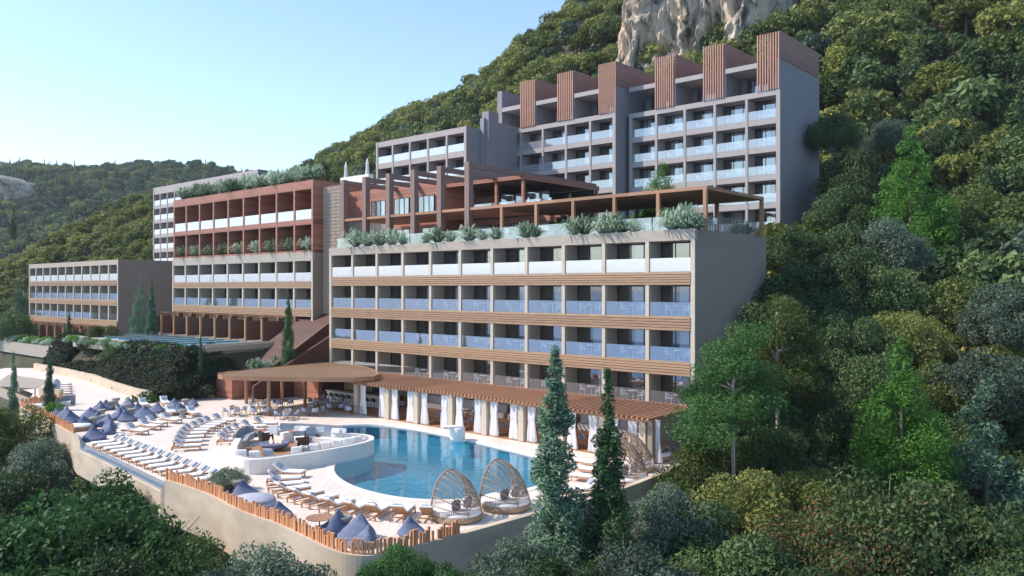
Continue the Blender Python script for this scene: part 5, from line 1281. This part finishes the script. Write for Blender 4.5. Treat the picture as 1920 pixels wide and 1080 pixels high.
cz = lambda n, a, b_: [[(lambda s: (s, s, s * rs.uniform(.85, 1.2)))(rs.uniform(a, b_))][0] for _ in range(n)]
rts = lambda n: [rs.uniform(0, 6.28) for _ in range(n)]
scatter('mountain_wood', 'dense mixed wood covering the upper mountain slope', [tuple(p) for p in rest], cz(len(rest), .5, 1.2), rts(len(rest)), srcs('f_olive', 'f_mid', 'f_dark', 'f_olive', 'f_olive', 'f_mid', 'f_grey'), 'wood')
lt = poisson(lfn, 16000, 0, .95, lambda p: True, 4.6)
scatter('near_hill_wood', 'yellow green wood on the low hill behind the far left wing', [tuple(p) for p in lt], cz(len(lt), .55, .95), rts(len(lt)), srcs('f_mid', 'f_mid', 'f_mid', 'f_olive'), 'wood')
def keepf(p):
    x, y = PX(p)
    return not (x < 70 and 270 < y + 8 * noise.noise(p * .02) < 385 and noise.noise(p * .015) > -.1)
ft = poisson(ffn, 60000, 0, .96, keepf, 5.6)
cyh = tag(ob('cypress_tree', V['f_cyp'][0], None, at(25, 446, 330), 0, 1.3), 'tall dark cypress on the slope below the pale cliff', 'cypress')
SRC['f_cyp'] = cyh
scatter('far_hill_wood', 'dark blue green wood with many slim cypresses on the distant hill', [tuple(p) for p in ft], cz(len(ft), .75, 1.25), rts(len(ft)), srcs('f_dark', 'f_dark', 'f_dark', 'f_cyp', 'f_olive', 'f_dark', 'f_mid'), 'wood')
# shrub bank between deck and left wings
bp = []; bs_ = []
for _ in range(5200):
    u = rs.uniform(-97, -46.5); v = rs.uniform(-14.5, -7.6)
    p = B(u, v); z = hgt(p.x, p.y)
    if z < -.5 or v < lerp(u, VW) + .9 or (u > -87 and v > -9.6): continue
    if u > -52: continue
    p.z = z + .05; bp.append(tuple(p)); s = rs.uniform(.6, 1.05); bs_.append((s, s, s * .95))
for _ in range(260):
    u = rs.uniform(-54, -50.7); v = rs.uniform(-12.8, -6.3); p = B(u, v); k = (u + 54) / 3.3
    p.z = lerp(v, [(-14.6, .0), (-9.5, 4.1), (-6, 4.4)]) * (1 - .62 * k); bp.append(tuple(p)); s = rs.uniform(.6, .95); bs_.append((s, s, s))
sh = tag(ob('bush', V['shrub'][0], None, G(388, 748, 0), 0, 1.2), 'dark shrub at the foot of the bank beside the red staircase wall', 'bush')
sh2 = tag(ob('bush', V['shrub'][1], None, G(356, 743, 0), 0, 1.0), 'dark low shrub left of the one beside the red wall', 'bush')
scatter('shrub_bank', 'dense dark evergreen shrubs covering the bank above the deck', bp, bs_, rts(len(bp)), [sh, sh2], 'shrubs')
# undergrowth on the steep ground in front and to the right
up = []; us_ = []
uc = tag(ob('bush', V['f_shrub'][0], None, G(1500, 1000, -9), 0, 1.0), 'dark undergrowth bush on the slope in the lower right', 'bush')
for _ in range(5200):
    u = rs.uniform(-75, 34); v = rs.uniform(-42, 48)
    if -45 < u < 1.5 and v > -14: continue
    if u < -8 and v > 12: continue
    if u <= -45 and v > -14: continue
    p = B(u, v); p.z = hgt(p.x, p.y) + .1
    if not in_frame(p, 100) or (p.y < 22): continue
    up.append(tuple(p)); s = rs.uniform(.7, 1.5); us_.append((s, s, s * 1.1))
scatter('undergrowth', 'dark undergrowth covering the steep ground below the hotel', up, us_, rts(len(up)), [uc], 'undergrowth')
# ------------------------------------------------------------------ air
hm = bpy.data.materials.new('haze'); hm.use_nodes = True; hn = hm.node_tree.nodes; hn.clear()
ho = hn.new('ShaderNodeOutputMaterial'); hv = hn.new('ShaderNodeVolumePrincipled'); hv.inputs['Color'].default_value = (.78, .88, 1, 1); hv.inputs['Density'].default_value = .00014
hm.node_tree.links.new(hv.outputs[0], ho.inputs['Volume'])
tag(MB().box(-14100, 14100, -14100, 14100, -51.5, 190).build('haze', hm), 'thin blue haze lying over the distant hills', 'haze', kind='stuff')
dups = [k for k, n in LABELS.items() if n > 1 and 'dense wood' not in k]
print('DUP LABELS', len(dups), dups[:10])
print('OBJECTS', len(bpy.data.objects), 'mountain trees', len(mt), 'near', len(nt), 'hill', len(lt), 'far', len(ft), 'under', len(up))
